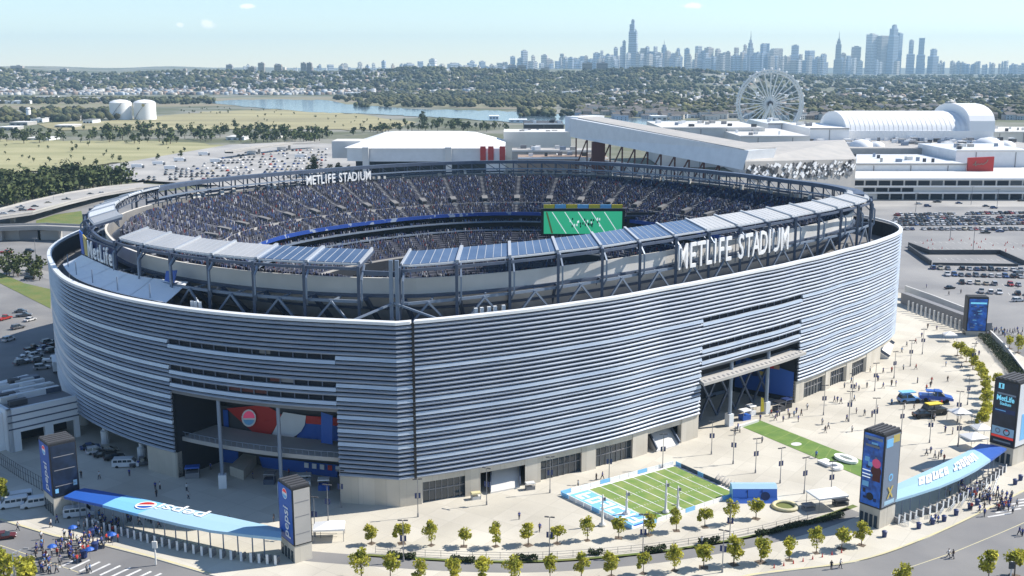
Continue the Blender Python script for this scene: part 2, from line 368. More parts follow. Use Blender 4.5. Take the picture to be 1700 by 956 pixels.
# hills (the ridge in front of the city) and the far shore
def hill_h(x, y):
    px = 850+1837*x/max(y, 1)
    h = 80*max(0, min(1, (y-3700)/1150))**1.3
    if 600 < px < 1300: h *= 1-.22*math.sin(math.pi*(px-600)/700)
    if px > 1100: h *= max(.25, 1-(px-1100)/420)
    return h*(.88+.2*math.sin(x*.0017+1)+.1*math.sin(x*.006+y*.002))-1.8
b = MB(); rows = []
for j in range(26):
    y = 3500+j*j*11+j*60; rows.append([(x*y/5000, y, hill_h(x*y/5000, y)) for x in range(-3600, 3601, 90)])
b.grid(rows); o = b.build('hills', 'farland', smooth=True); o['kind'] = 'structure'
# ================================================================ stadium
C0 = Vector((-2, 340, 0))
CH = [(-98.17, 128.1), (-92, 120.5), (-82, 110.5), (-68.4, 100.3), (-58, 96.4), (-48.7, 95.1), (-36, 97), (-22.7, 103), (-10, 114.5), (-1, 125), (6, 129), (15, 128), (25, 124), (40, 125), (57, 130), (70, 137), (83, 140), (95, 138), (107, 134), (120, 129), (134, 126), (148, 128), (162, 132), (180, 134), (196, 134), (207.2, 133), (219, 134.5), (230.4, 134), (239, 133.2), (246, 132), (252, 130.7), (257.3, 129.6), (260.55, 129.8)]
_t = np.array([c[0] for c in CH]); _r = np.array([c[1] for c in CH])
_tt = np.arange(-98.17, 260.55, .25); _rr = np.interp(_tt, _t, _r)
k = np.exp(-.5*(np.arange(-24, 25)*.25/2.0)**2); k /= k.sum()
_pad = np.concatenate([2*_rr[0]-_rr[24:0:-1], _rr, 2*_rr[-1]-_rr[-2:-26:-1]]); _rs = np.convolve(_pad, k, 'valid')
_tw = np.concatenate([_tt, [260.55, 261.83]]); _rw = np.concatenate([_rs, [129.8, 128.1]])
def norm_t(t):
    t = (t+98.17) % 360-98.17
    return t
def rw(t): return float(np.interp(norm_t(t), _tw, _rw))
_g = np.arange(0, 360, 1.0); _gr = np.array([rw(a) for a in _g]); _k2 = np.exp(-.5*(np.arange(-20, 21)/7.0)**2); _k2 /= _k2.sum()
_gi = np.convolve(np.concatenate([_gr[-20:], _gr, _gr[:20]]), _k2, 'valid')
def ri(t): return float(np.interp(t % 360, np.append(_g, 360), np.append(_gi, _gi[0])))
def W(t, o, z):                                      # point of the outer wall, o metres inside it
    r = rw(t)-o; a = R(t); return Vector((C0.x+r*math.cos(a), C0.y+r*math.sin(a), z))
def B(t, o, z):                                      # point of the seating bowl
    q = ri(t); r = q-o*q/118.0 if o > 20 else (q-o*q/118)*min(1, o/20)+(rw(t)-o)*(1-min(1, o/20)); a = R(t)
    return Vector((C0.x+r*math.cos(a), C0.y+r*math.sin(a), z))
def th(px, z, o=0, lo=-166, hi=4):
    for _ in range(40):
        m_ = (lo+hi)/2
        if proj(W(m_, o, z))[0] < px: lo = m_
        else: hi = m_
    return (lo+hi)/2
def arc(t0, t1, step=1.0):
    n = max(2, int(math.ceil(abs(t1-t0)/step))+1); ts = list(np.linspace(t0, t1, n))
    for kx in (-99.45, -98.17, 260.55, 261.83):
        if t0 < kx < t1: ts.append(kx)
    return sorted(ts)
def sweep(b, ts, prof, fn=W, cap=True, closed=True):
    """profile [(o,z)] swept along the wall"""
    rows = [[fn(t, o, z) for (o, z) in prof] for t in ts]; n = len(prof); k0 = len(b.v)
    vs = [p for r in rows for p in r]; fs = []
    for i in range(len(ts)-1):
        for j in range(n if closed else n-1):
            a = i*n+j; c = i*n+(j+1) % n; fs.append((a, c, c+n, a+n))
    if cap and closed: fs += [tuple(range(n-1, -1, -1)), tuple(range((len(ts)-1)*n, len(ts)*n))]
    b.add(vs, fs); return b
ST = empty('stadium', C0, label='big oval stadium wrapped in silver louvers with a packed seating bowl', cat='stadium')
tA, tB = -99.45, -98.17
gL0, gL1 = th(288, 12), th(562, 12)                  # left gate opening
gR0, gR1 = th(1162, 10), th(1325, 10)                # right gate opening
TOPL, TOPR = 20.0, 17.2
SEC = [(tB, gR0), (gR0, gR1), (gR1, 22), (22, 180), (180, gL0+360), (gL0+360, gL1+360), (gL1+360, tA+360+1.28)]
NL = 34; PI_ = 33.0/NL
slotL = {round((z-6)/PI_-.5) for z in (31.8, 25.8, 22.7)}; slotR = {round((z-6)/PI_-.5) for z in (29.8, 23.4, 19.8)}
zi = lambda z: round((z-6)/PI_-.5)
beltL = slotL | {zi(z) for z in (19.2, 16.2, 13.2)}; beltR = slotR | {zi(z) for z in (16.4, 13.3, 10.2)}
for i in range(NL):
    z0 = 6+i*PI_
    for si, (a, c) in enumerate(SEC):
        if si == 5 and (z0 < TOPL-.3 or i in slotL): continue
        if si == 1 and (z0 < TOPR-.3 or i in slotR): continue
        big = i in (beltR if si < 3 else beltL)
        if (si == 5 and i+1 in slotL) or (si == 1 and i+1 in slotR): big = True
        if big: prof = [(-.36, z0+.04), (-.14, z0+.74), (.2, z0+.80), (.12, z0+.10)]
        else: prof = [(-.02, z0+.02), (-.34, z0+.34), (-.30, z0+.43), (.12, z0+.68), (.2, z0+.62), (.14, z0+.06)]
        sweep(MB(), arc(a+.06 if si == 0 else a+.012, c-.012, 2.0 if si == 3 else 1.2), prof).build('louver', 'louver_belt' if big else 'louver', ST)
# backing behind the louvers, coping
b = MB()
for si, (a, c) in enumerate(SEC):
    z1 = {1: TOPR, 5: TOPL}.get(si, 5.9); sweep(b, arc(a, c, 1.5), [(.55, z1), (.55, 38.8), (1.0, 38.8), (1.0, z1)])
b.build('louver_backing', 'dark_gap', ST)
b = MB(); sweep(b, arc(-98.0, 261.7, 1.2), [(-.40, 39.02), (-.40, 39.6), (.75, 39.75), (.75, 39.02)]); b.build('coping', 'white_metal', ST)
b = MB(); b.bar(W(-98.1, -.05, 6), W(-98.1, -.05, 39.3), .55); b.build('seam', 'black', ST)
# slot mullions
for (g0, g1, sl) in ((gL0, gL1, slotL), (gR0, gR1, slotR)):
    for i in sl:
        z0 = 6+i*PI_; n = 13
        for q in range(n+1):
            t = g0+(g1-g0)*q/n; MB().bar(W(t, .25, z0-.1), W(t, .25, z0+PI_+.1), .22).build('mullion', 'steel', ST)
        if sl is slotL:
            for (qa, qb, mname) in (((5, 8, 'darkred'),) if i == min(sl) else ((8.2, 9, 'darkred'), (9, 10, 'grey')) if i == sorted(sl)[1] else ((7.5, 8.3, 'raker'),)):
                ta, tb = g0+(g1-g0)*qa/n, g0+(g1-g0)*qb/n
                sweep(MB(), arc(ta, tb), [(.50, z0+.12), (.50, z0+.9), (.53, z0+.9), (.53, z0+.12)]).build('banner', mname, ST)
# ---- stone base with bays
bays = [(700, 772, 'glass'), (797, 872, 'stair'), (898, 966, 'glass'), (990, 1051, 'glass'), (1076, 1132, 'stair'), (1336, 1372, 'glass'), (1380, 1407, 'glass'), (1416, 1440, 'glass'), (1463, 1486, 'stair')]
edges = [(tB, None)]
spans = [(th(a, 3), th(c, 3), k_) for a, c, k_ in bays]
solid = []; cur = tB
for a, c, k_ in spans[:5]: solid.append((cur, a)); cur = c
solid.append((cur, gR0)); cur = gR1
for a, c, k_ in spans[5:]: solid.append((cur, a)); cur = c
solid += [(cur, 180), (gL1+360, tA+361.28), (gL0+360-4.2, gL0+360)]
for (a, c) in solid: sweep(MB(), arc(a, c), [(.25, 0), (.25, 5.96), (1.8, 5.96), (1.8, 0)]).build('base_wall', 'stone', ST)
for a, c, k_ in spans:
    sweep(MB(), arc(a, c), [(.40, 4.7), (.40, 5.96), (1.8, 5.96), (1.8, 4.7)]).build('lintel', 'stone', ST)
    if k_ == 'glass':
        g = sweep(MB(), arc(a, c), [(1.3, 0), (1.3, 4.7), (1.4, 4.7), (1.4, 0)]).build('glazing', 'glass', ST)
        for q in range(8):
            t = a+(c-a)*q/7; MB().bar(W(t, 1.2, 0), W(t, 1.2, 4.7), .16).build('mullion', 'grey', g)
        sweep(MB(), arc(a, c), [(1.15, 2.5), (1.15, 2.72), (1.28, 2.72), (1.28, 2.5)]).build('transom', 'grey', g)
    else:
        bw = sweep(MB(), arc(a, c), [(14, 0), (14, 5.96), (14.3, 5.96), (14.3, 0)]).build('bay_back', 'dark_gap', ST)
        m0, m1 = a+(c-a)*.22, a+(c-a)*.88
        MB().hexa([W(m0, -.6, -.05), W(m1, -.6, -.05), W(m1, 6, -.05), W(m0, 6, -.05)], [W(m0, -.6, .3), W(m1, -.6, .3), W(m1, 6, 4.6), W(m0, 6, 4.6)]).build('escalator', 'band_pale', bw)
        for t in (m0, m1): MB().bar(W(t, -.8, .8), W(t, 6, 5.3), .25, .9).build('balustrade', 'steel', bw)
# undercroft on the far left: dark recess with white columns
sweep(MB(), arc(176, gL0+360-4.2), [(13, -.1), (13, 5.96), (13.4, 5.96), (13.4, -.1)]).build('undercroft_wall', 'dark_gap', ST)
sweep(MB(), arc(176, gL0+360-4.2), [(.6, 5.5), (.6, 5.96), (13, 5.96), (13, 5.5)]).build('undercroft_soffit', 'raker', ST)
for t in np.linspace(gL0-30, gL0-7, 4):
    p = W(t, 3, 0); MB().lathe([(.0, 0), (1.0, 0), (1.0, 3.2), (.55, 3.4), (.55, 5.6), (0, 5.6)], 12, p).build('column', 'white_metal', ST, smooth=False)
# ---- deck behind the louver wall, bowl underside, fascia
sweep(MB(), arc(-180, 180, 2), [(1.0, 33.4), (1.0, 34.0), (31, 34.0), (31, 33.4)]).build('service_deck', 'raker', ST)
sweep(MB(), arc(-180, 180, 2), [(14.2, 41.3), (14.9, 41.9), (22.5, 34.6), (22.0, 34.0)], B).build('bowl_underside', 'underside', ST)
sweep(MB(), arc(-180, 180, 2), [(14.0, 41.9), (13.7, 45.5), (14.2, 45.5), (14.5, 41.9)], B).build('fascia_band', 'band_pale', ST)
sweep(MB(), arc(-180, 180, 2), [(14.3, 42.0), (14.25, 45.4), (14.5, 45.4), (14.6, 42.0)], B).build('fascia_back', 'raker', ST)
sweep(MB(), arc(-180, 180, 2), [(13.2, 41.3), (13.2, 41.95), (14.6, 41.95), (14.6, 41.3)], B).build('fascia_ledge', 'steel', ST)
sweep(MB(), arc(-180, 180, 2), [(17.3, 37.6), (17.2, 38.2), (18.3, 38.2), (18.4, 37.6)], B).build('underside_rib', 'steel', ST)
# bays of the rim: equal steps of arc
def steps(t0, t1, L):
    ts = np.arange(t0, t1, .1); P = [W(t, 12, 0) for t in ts]; d = np.cumsum([0]+[(P[i+1]-P[i]).length for i in range(len(P)-1)])
    n = max(1, round(d[-1]/L)); return [float(np.interp(d[-1]*i/n, d, ts)) for i in range(n+1)]
runs = [(steps(th(668, 47, 12), th(1452, 47, 12), 12.6), 'R'), (steps(th(207, 47, 12), th(603, 47, 12), 12.6), 'L'), (steps(172-360, -151.5, 12), 'F')]
def zroof(o): return 49.3+(o-11)*.27
for ts, tg in runs:
    for i in range(len(ts)-1):
        a, c = ts[i]+.08, ts[i+1]-.08; m_ = (a+c)/2
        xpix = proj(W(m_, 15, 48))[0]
        light = (tg == 'R' and xpix > 1130) or (tg == 'L' and xpix < 480) or (tg == 'F')  # bays whose panel colour stands in for reflected sky
        fr = MB(); seg = arc(a, c, 1.3)
        for o0 in (10.9, 17.6): sweep(fr, seg, [(o0, zroof(o0)-.35), (o0, zroof(o0)+.02), (o0+.5, zroof(o0)+.11), (o0+.5, zroof(o0)-.35)])
        for t in (a, c): fr.bar(W(t, 10.8, zroof(10.8)+.1), W(t, 18.2, zroof(18.2)+.1), .4, .75)
        sweep(fr, seg, [(11, zroof(11)-.25), (11, zroof(11)-.12), (18, zroof(18)-.12), (18, zroof(18)-.25)])
        for q in range(1, 6):
            t = a+(c-a)*q/6; fr.bar(W(t, 11.1, zroof(11.1)+.06), W(t, 17.9, zroof(17.9)+.06), .13, .2)
        f = fr.build('canopy_bay', 'canopy_frame', ST)
        n = 6
        for q in range(n):
            ta, tb = a+(c-a)*(q+.04)/n, a+(c-a)*(q+.96)/n
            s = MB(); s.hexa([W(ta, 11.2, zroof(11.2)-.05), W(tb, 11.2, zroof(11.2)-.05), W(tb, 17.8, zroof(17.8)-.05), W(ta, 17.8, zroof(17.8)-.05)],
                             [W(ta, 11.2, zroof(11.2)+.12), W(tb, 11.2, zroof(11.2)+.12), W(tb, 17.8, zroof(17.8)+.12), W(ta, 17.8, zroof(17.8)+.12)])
            mm = 'canopy_glare' if light else 'solar'
            if tg == 'F' and i in (1, 3, 4): mm = 'sail'  # curved bays with the glare painted brighter, in the fabric's white
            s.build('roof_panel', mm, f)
    # posts, brackets and braces
    for i, t in enumerate(ts):
        p = MB(); p.bar(W(t, 9.6, 34), W(t, 9.6, 49.0), .62); p.bar(W(t, 9.6, 48.6), W(t, 18, zroof(18)-.6), .4, .6); p.bar(W(t, 9.6, 41.6), W(t, 14, 41.6), .35)
        p.bar(W(t, 9.6, 45.7), W(t, 12.5, 48.5), .3); p.build('post', 'steel', ST)
        MB().bar(W(t, 13.4, 41.3), W(t, 21.2, 34.2), .7, 1.0).build('raker_beam', 'steel', ST)
        q = MB(); q.bar(W(t+.5, 8.6, 41.8), W(t+.5, 8.6, 46.2), .36); q.bar(W(t+.5, 8.6, 46.2), W(t+.35, 11.2, 49.0), .36); q.bar(W(t+.5, 8.6, 41.8), W(t+.2, 9.8, 40.2), .33); q.build('bracket', 'steel_light', ST)
        if i < len(ts)-1:
            l_ = MB(); t2 = ts[i+1]
            for (o_, za, zb_) in ((17.2, 48.4, 50.6),):
                for q2 in range(4):
                    ta, tb = t+(t2-t)*q2/4, t+(t2-t)*(q2+1)/4; l_.bar(W(ta, o_, za), W((ta+tb)/2, o_, zb_), .2); l_.bar(W((ta+tb)/2, o_, zb_), W(tb, o_, za), .2)
                l_.bar(W(t, o_, za), W(t2, o_, za), .25); l_.bar(W(t, o_, zb_), W(t2, o_, zb_), .25)
            l_.build('lattice', 'steel', ST)['kind'] = 'stuff'
        if i < len(ts)-1:
            d = MB(); tm = (t+ts[i+1])/2; d.bar(W(t, 9.5, 34.3), W(tm, 9.5, 41.2), .42); d.bar(W(ts[i+1], 9.5, 34.3), W(tm, 9.5, 41.2), .42); d.bar(W(tm, 9.5, 41.2), W(tm, 14, 41.4), .35); d.build('brace', 'steel_light', ST)
    rb = MB(); sweep(rb, arc(ts[0], ts[-1], 1.2), [(9.9, 48.0), (9.9, 48.6), (10.4, 48.6), (10.4, 48.0)]); rb.build('ring_beam', 'steel', ST)
    rb = MB(); sweep(rb, arc(ts[0], ts[-1], 1.2), [(9.9, 41.0), (9.9, 41.6), (10.4, 41.6), (10.4, 41.0)]); rb.build('ring_beam', 'steel_light', ST)
# corner mast pair at the seam
for px, z in ((650, 46), (660, 46)):
    t = th(px, 46, 9.5); MB().bar(W(t, 9.2, 34), W(t, 9.2, 50.6), .8).build('mast', 'steel_light', ST)
t0, t1 = th(600, 46, 10), th(672, 46, 10); sweep(MB(), arc(t0, t1), [(9.9, 47.0), (9.9, 48.0), (10.5, 48.0), (10.5, 47.0)]).build('ring_beam', 'steel', ST)
for px in (585, 725):
    MB().bar(W(th(px, 39, 1), 1.5, 39.3), W(th(653, 42, 9), 9.2, 41.5), .4).build('mast_stay', 'steel_light', ST)
t0, t1 = -151.5, th(207, 47, 12); sweep(MB(), arc(t0, t1), [(9.9, 47.4), (9.9, 48.2), (10.5, 48.2), (10.5, 47.4)]).build('ring_beam', 'steel', ST)
# far rim: lattice truss
rb = MB(); fa = arc(0, 172, 1.5)
sweep(rb, fa, [(12.5, 49.6), (12.5, 50.6), (17.5, 50.9), (17.5, 49.6)]); rb.build('rim_catwalk', 'steel', ST)
sweep(MB(), fa, [(13.0, 45.6), (13.0, 46.3), (13.6, 46.3), (13.6, 45.6)]).build('rim_chord', 'steel', ST)
sweep(MB(), fa, [(17.2, 47.2), (17.2, 47.7), (17.6, 47.7), (17.6, 47.2)]).build('rim_chord', 'steel_light', ST)
fs_ = [i*172/62 for i in range(63)]
for i in range(63):
    t = fs_[i]; p = MB(); p.bar(W(t, 13.2, 40), W(t, 13.2, 50), .45); p.bar(W(t, 17.3, 44.8), W(t, 17.3, 50), .35)
    if i < 62: p.bar(W(t, 13.3, 46), W(fs_[i+1], 13.3, 49.8), .25)
    p.build('rim_post', 'steel', ST)
for i in range(70):
    t = random.uniform(3, 168); w_ = random.uniform(.25, .9); z = 45.0
    sweep(MB(), [t, t+w_], [(15.2, z-.2), (15.2, z+random.uniform(.8, 2.0)), (16.2, z+1.2), (16.2, z-.2)]).build('rim_booth', random.choice(['offwhite', 'fascia', 'raker', 'steel_light', 'fascia']), ST)
# ---- seating tiers
def tier(name, o0, z0, o1, z1, n, mname='seatdeck'):
    prof = []
    for i in range(n):
        a = o0+(o1-o0)*i/n; c = o0+(o1-o0)*(i+1)/n; z = z0+(z1-z0)*i/n; prof += [(a, z), (c, z)]
    prof += [(o1, z1-1.0), (o0, z1-1.0 if z1 > 30 else z1-1)]
    if z1 > 30: prof = prof[:-2]+[(o1, z1-.8), (o0+3, z0-1.4)]
    b = MB(); sweep(b, arc(-180, 180, 2), prof, B, cap=False); return b.build(name, mname, ST)
UO0, UZ0, UO1, UZ1, UN = 17.0, 44.3, 47.0, 33.6, 26
tier('upper_deck', UO0, UZ0, UO1, UZ1, UN)
tier('middle_deck', 49.5, 26.5, 61, 22.0, 9); tier('lower_deck', 63, 18.0, 84, 4.0, 18)
def band(name, m_, prof): 
    sweep(MB(), arc(-180, 180, 2), prof, B, cap=False).build(name, m_, ST)
band('deck_front', 'blue_ribbon', [(47.05, 32.7), (47.05, 34.0), (47.3, 34.0), (47.3, 32.7)])
band('suite_wall', 'black', [(44, 26), (44, 33.6), (44.6, 33.6), (44.6, 26)])
band('suite_fascia', 'steel_light', [(47.6, 30.0), (47.6, 30.5), (44, 30.5), (44, 30.0)])
band('suite_fascia', 'steel_light', [(48.4, 26.8), (48.4, 27.3), (44, 27.3), (44, 26.8)])
band('club_fascia', 'fascia', [(61.0, 20.6), (61.0, 22.2), (61.6, 22.2), (61.6, 20.6)])
band('club_wall', 'dark_gap', [(62.4, 17.5), (62.4, 22), (62.8, 22), (62.8, 17.5)])
band('field_wall', 'blue', [(84.1, 1.5), (84.1, 4.6), (84.5, 4.6), (84.5, 1.5)])
b = MB(); b.poly([B(t, 84, 2.0) for t in range(0, 360, 6)]); b.build('playing_field', 'field', ST)
# aisles and vomitories
NA = 46
AIS = [360*i/NA+1.5 for i in range(NA)]
for t in AIS:
    p = MB(); n = UN
    h_ = 0.55/110*57.3
    for i in range(n):
        o = UO0+(UO1-UO0)*i/n; c = UO0+(UO1-UO0)*(i+1)/n; z = UZ0+(UZ1-UZ0)*i/n
        p.hexa([B(t-h_, o, z), B(t+h_, o, z), B(t+h_, c, z), B(t-h_, c, z)], [B(t-h_, o, z+.06), B(t+h_, o, z+.06), B(t+h_, c, z+.06), B(t-h_, c, z+.06)])
    p.build('aisle', 'aisle', ST)
    o = 38.0; z = UZ0+(UZ1-UZ0)*(o-UO0)/(UO1-UO0); h_ = 1.25/105*57.3
    v = MB(); v.hexa([B(t-h_, o-3.6, z+.3), B(t+h_, o-3.6, z+.3), B(t+h_, o, z-1), B(t-h_, o, z-1)], [B(t-h_, o-3.6, z+2.2), B(t+h_, o-3.6, z+2.2), B(t+h_, o, z+1.5), B(t-h_, o, z+1.5)]); vo = v.build('vomitory', 'raker', ST)
    h2 = h_*.8; MB().hexa([B(t-h2, o-1, z-.6), B(t+h2, o-1, z-.6), B(t+h2, o+.06, z-.6), B(t-h2, o+.06, z-.6)], [B(t-h2, o-1, z+1.15), B(t+h2, o-1, z+1.15), B(t+h2, o+.06, z+1.15), B(t-h2, o+.06, z+1.15)]).build('opening', 'black', vo)
z = UZ0+(UZ1-UZ0)*(40.5-UO0)/(UO1-UO0); band('walkway', 'fascia', [(40.2, z-.3), (40.2, z+1.0), (40.5, z+1.0), (40.5, z-.3)])
# spectators in the seats: one mass
def crowd(name, o0, z0, o1, z1, n, per, dens):
    pos, rot = [], []
    aa = np.array(AIS)
    for i in range(n):
        o = o0+(o1-o0)*(i+.55)/n; z = z0+(z1-z0)*i/n
        circ = 2*math.pi*(118-o*.95); m_ = int(circ/per)
        for j in range(m_):
            t = 360*(j+random.uniform(-.3, .3))/m_
            if random.random() > dens: continue
            da = np.abs((aa-t+180) % 360-180).min()
            if da*R(1)*(110-o*.9) < 1.0: continue
            if name == 'upper_crowd' and da*R(1)*(110-o*.9) < 2.2 and 32 < o < 39: continue
            p = B(t, o, z); pos.append(p); rot.append(R(t))
    pos = np.array(pos); N = len(pos)
    bv = [(-.2, -.27, 0), (.2, -.27, 0), (.2, .27, 0), (-.2, .27, 0), (-.1, -.13, 1.05), (.1, -.13, 1.05), (.1, .13, 1.05), (-.1, .13, 1.05), (-.14, -.26, .75), (.14, -.26, .75), (.14, .26, .75), (-.14, .26, .75)]
    bf = [(0, 1, 9, 8), (1, 2, 10, 9), (2, 3, 11, 10), (3, 0, 8, 11), (8, 9, 5, 4), (9, 10, 6, 5), (10, 11, 7, 6), (11, 8, 4, 7), (4, 5, 6, 7)]
    pal = np.array([(.022, .03, .08)]*16+[(.022, .025, .04)]*18+[(.25, .26, .29)]*4+[(.08, .085, .11)]*10+[(.12, .025, .03)]*1+[(.03, .06, .145)]*6+[(.085, .07, .07)]*2)
    cols = pal[RNG.integers(0, len(pal), N)]*RNG.uniform(.7, 1.3, (N, 1))
    o = bulk(name, bv, bf, pos, np.ones(N)*RNG.uniform(.78, 1.0, N), np.array(rot), cols, 'crowd', parent=None)
    tag(o, {'upper_crowd': 'mass of spectators in blue and white filling the upper stand', 'suite_crowd': 'single line of spectators behind the upper suite rail', 'terrace_crowd': 'strip of spectators on the terrace below the dark suites', 'middle_crowd': 'thin strip of spectators in the middle tier below the suites', 'lower_crowd': 'spectators filling the lowest tier around the field'}[name], 'crowd')
crowd('upper_crowd', UO0, UZ0, UO1, UZ1, UN, .56, .96)
crowd('suite_crowd', 44.6, 30.5, 47.4, 30.5, 2, .8, .8); crowd('terrace_crowd', 44.8, 27.3, 48.2, 27.3, 3, .75, .9)
crowd('middle_crowd', 49.5, 26.5, 61, 22, 9, .7, .9); crowd('lower_crowd', 63, 18, 84, 4, 18, .85, .9)
# ---- video board in the far corner
pl, pr = G(902, 388, 29), G(1033, 388, 29); pl = AT(902, 388, 404); pr = AT(1033, 388, 402); xd = (pr-pl).normalized(); w_ = (pr-pl).length
hh = AT(902, 351, 404).z-pl.z
vb = empty('video_board', (pl+pr)/2, label='wide video board showing a green football field, in the far corner of the bowl', cat='scoreboard')
nrm = Vector((xd.y, -xd.x, 0))
def vq(name, u0, u1, v0, v1, d, m_, par, th_=.1):
    P = [pl+xd*(w_*u)+Vector((0, 0, hh*v))+nrm*d for u, v in ((u0, v0), (u1, v0), (u1, v1), (u0, v1))]
    b = MB(); b.hexa([p-nrm*th_ for p in P], P); return b.build(name, m_, par)
vq('housing', -.03, 1.03, -.08, 1.12, -.05, 'black', vb, 2.4)
for u in (.1, .5, .9): MB().bar(pl+xd*w_*u-nrm*1.2+Vector((0, 0, -.3)), pl+xd*w_*u-nrm*1.2+Vector((0, 0, 18-pl.z)), 1.2).build('support', 'black', vb)
sc_ = vq('screen', .005, .995, 0, 1, .06, 'screen_green', vb)
for u in (.2, .36, .53, .7, .86): 
    P = [pl+xd*(w_*(u+s*.006+k*.09))+Vector((0, 0, hh*v))+nrm*.1 for s, v, k in ((-1, .02, 1), (1, .02, 1), (1, .98, -1), (-1, .98, -1))]; MB().poly(P).build('yard_line', 'screen_white', sc_)
P = [pl+xd*(w_*(u))+Vector((0, 0, hh*v))+nrm*.12 for u, v in ((.10, .02), (.125, .02), (.05, .98), (.03, .98))]; MB().poly(P).build('yard_line', 'gold', sc_)
for i in range(26):
    u, v = random.gauss(.52, .12), random.gauss(.42, .12); vq('player', u, u+.015, v, v+.10, .13, random.choice(['screen_dark', 'screen_white', 'screen_dark']), sc_, .04)
for i in range(7):
    u0 = i/7; vq('advert_strip', u0+.003, u0+.14, 1.14, 1.30, .0, 'yellow' if i % 2 == 0 else 'lightblue', vb, .5)
vq('dark_panel', 1.05, 1.62, .05, .95, -.6, 'black', vb, .6); vq('upright_banner', 1.66, 1.70, .55, 1.05, 0, 'blue', vb, .3); vq('upright_banner', 1.71, 1.74, .6, 1.0, 0, 'gold', vb, .3)
MB().bar(pl+xd*w_*1.03+Vector((0, 0, hh*.8))-nrm*.4, pl+xd*w_*1.74+Vector((0, 0, hh*.8))-nrm*.4, .5).build('banner_beam', 'steel', vb)
# ---- big lettering
def sign(s, t0, t1, o, z, height, sx, inward=False, mname='white', off=.03, name='sign_letter', depth=.2):
    n = len(s)
    sg = MB(); ts = arc(min(t0, t1), max(t0, t1), 1.0)
    oo = o+(.8 if not inward else -.8)
    for zz in (z+height*.18, z+height*.82): sweep(sg, ts, [(oo, zz-.12), (oo, zz+.12), (oo+.2, zz+.12), (oo+.2, zz-.12)])
    for t in ts[::2]: sg.bar(W(t, oo, z-1.0), W(t, oo, z+height), .18)
    so = sg.build('sign_frame', 'steel', ST)
    adv = [{'M': 1.3, 'I': .68, 'U': 1.08, 'D': 1.08, ' ': .6, 'i': .5, 'f': .65, 't': .65, 'A': 1.05, 'L': .9, 'F': .9, 'E': .95, 'm': 1.4}.get(ch, 1.0) for ch in s]; tot = sum(adv); acc = 0
    for i, ch in enumerate(s):
        mid = (acc+adv[i]/2)/tot; acc += adv[i]
        if ch == ' ': continue
        t = t0+(t1-t0)*mid; p = W(t, o, z); q = W(t+.05*(1 if t1 > t0 else -1), o, z); xd = (q-p)
        me = text_mesh(ch, height/.73, mname, depth, off, sx); ob = addmesh(name, me); place(ob, so, frame_mat(None, xd, (0, 0, 1), p))
    return so
sign('METLIFE STADIUM', th(1124, 43, 8.8), th(1310, 43, 8.8), 8.8, 41.0, 6.6, .60, off=.07)
sign('METLIFE STADIUM', 135.5, 119.5, 18.2, 45.4, 3.6, .72, inward=True, off=.06)
Q0, Q1 = Vector((-111.5, 277, 42.5)), Vector((-95.5, 256, 42.9)); qd = (Q1-Q0).normalized(); qn = Vector((qd.y, -qd.x, 0))
sf = MB(); sf.bar(Q0+qn*-.5, Q1+qn*-.5, .3); sf.bar(Q0+qn*-.5+Vector((0, 0, 4.4)), Q1+qn*-.5+Vector((0, 0, 4.4)), .3)
for f in (0, .25, .5, .75, 1): p = Q0.lerp(Q1, f)-qn*.5; sf.bar(p-Vector((0, 0, 8.6)), p+Vector((0, 0, 4.5)), .35)
sm = sf.build('sign_frame', 'steel', ST)
MB().hexa([Q0-qn*.9, Q1-qn*.9, Q1-qn*.7, Q0-qn*.7], [p+Vector((0, 0, 4.6)) for p in (Q0-qn*.9, Q1-qn*.9, Q1-qn*.7, Q0-qn*.7)]).build('sign_board', 'navy', sm)
adv = [1.35, 1, .65, .9, .5, .65, 1.0]; acc = 0
for ch, ad in zip('MetLife', adv):
    f = .21+.77*(acc+ad/2)/sum(adv); acc += ad; ob = addmesh('sign_letter', text_mesh(ch, 4.4/.73, 'white', .15, .06, .92)); place(ob, sm, frame_mat(None, qd, (0, 0, 1), Q0.lerp(Q1, f)))
for (f, m_, h0, h1) in ((.0, 'blue', 6.0, 5.6), (.11, 'gold', 5.2, 4.6)):
    a = Q0.lerp(Q1, f); c = Q0.lerp(Q1, f+.09); up0, up1 = Vector((0, 0, h0))-qd*.9, Vector((0, 0, h1))-qd*.9; MB().hexa([a, c, c-qn*.3, a-qn*.3], [a+up0, c+up1, c-qn*.3+up1, a-qn*.3+up0]).build('sign_emblem', m_, sm)
t = th(262, 43, 9); a = W(t, 10.5, 41); c = W(t+1.6, 10.5, 41); MB().hexa([a, c, c+Vector((0, .4, 0)), a+Vector((0, .4, 0))], [a+Vector((.6, 0, 3)), c+Vector((1, 0, 3.6)), c+Vector((1, .4, 3.6)), a+Vector((.6, .4, 3))]).build('rim_banner', 'blue', ST)
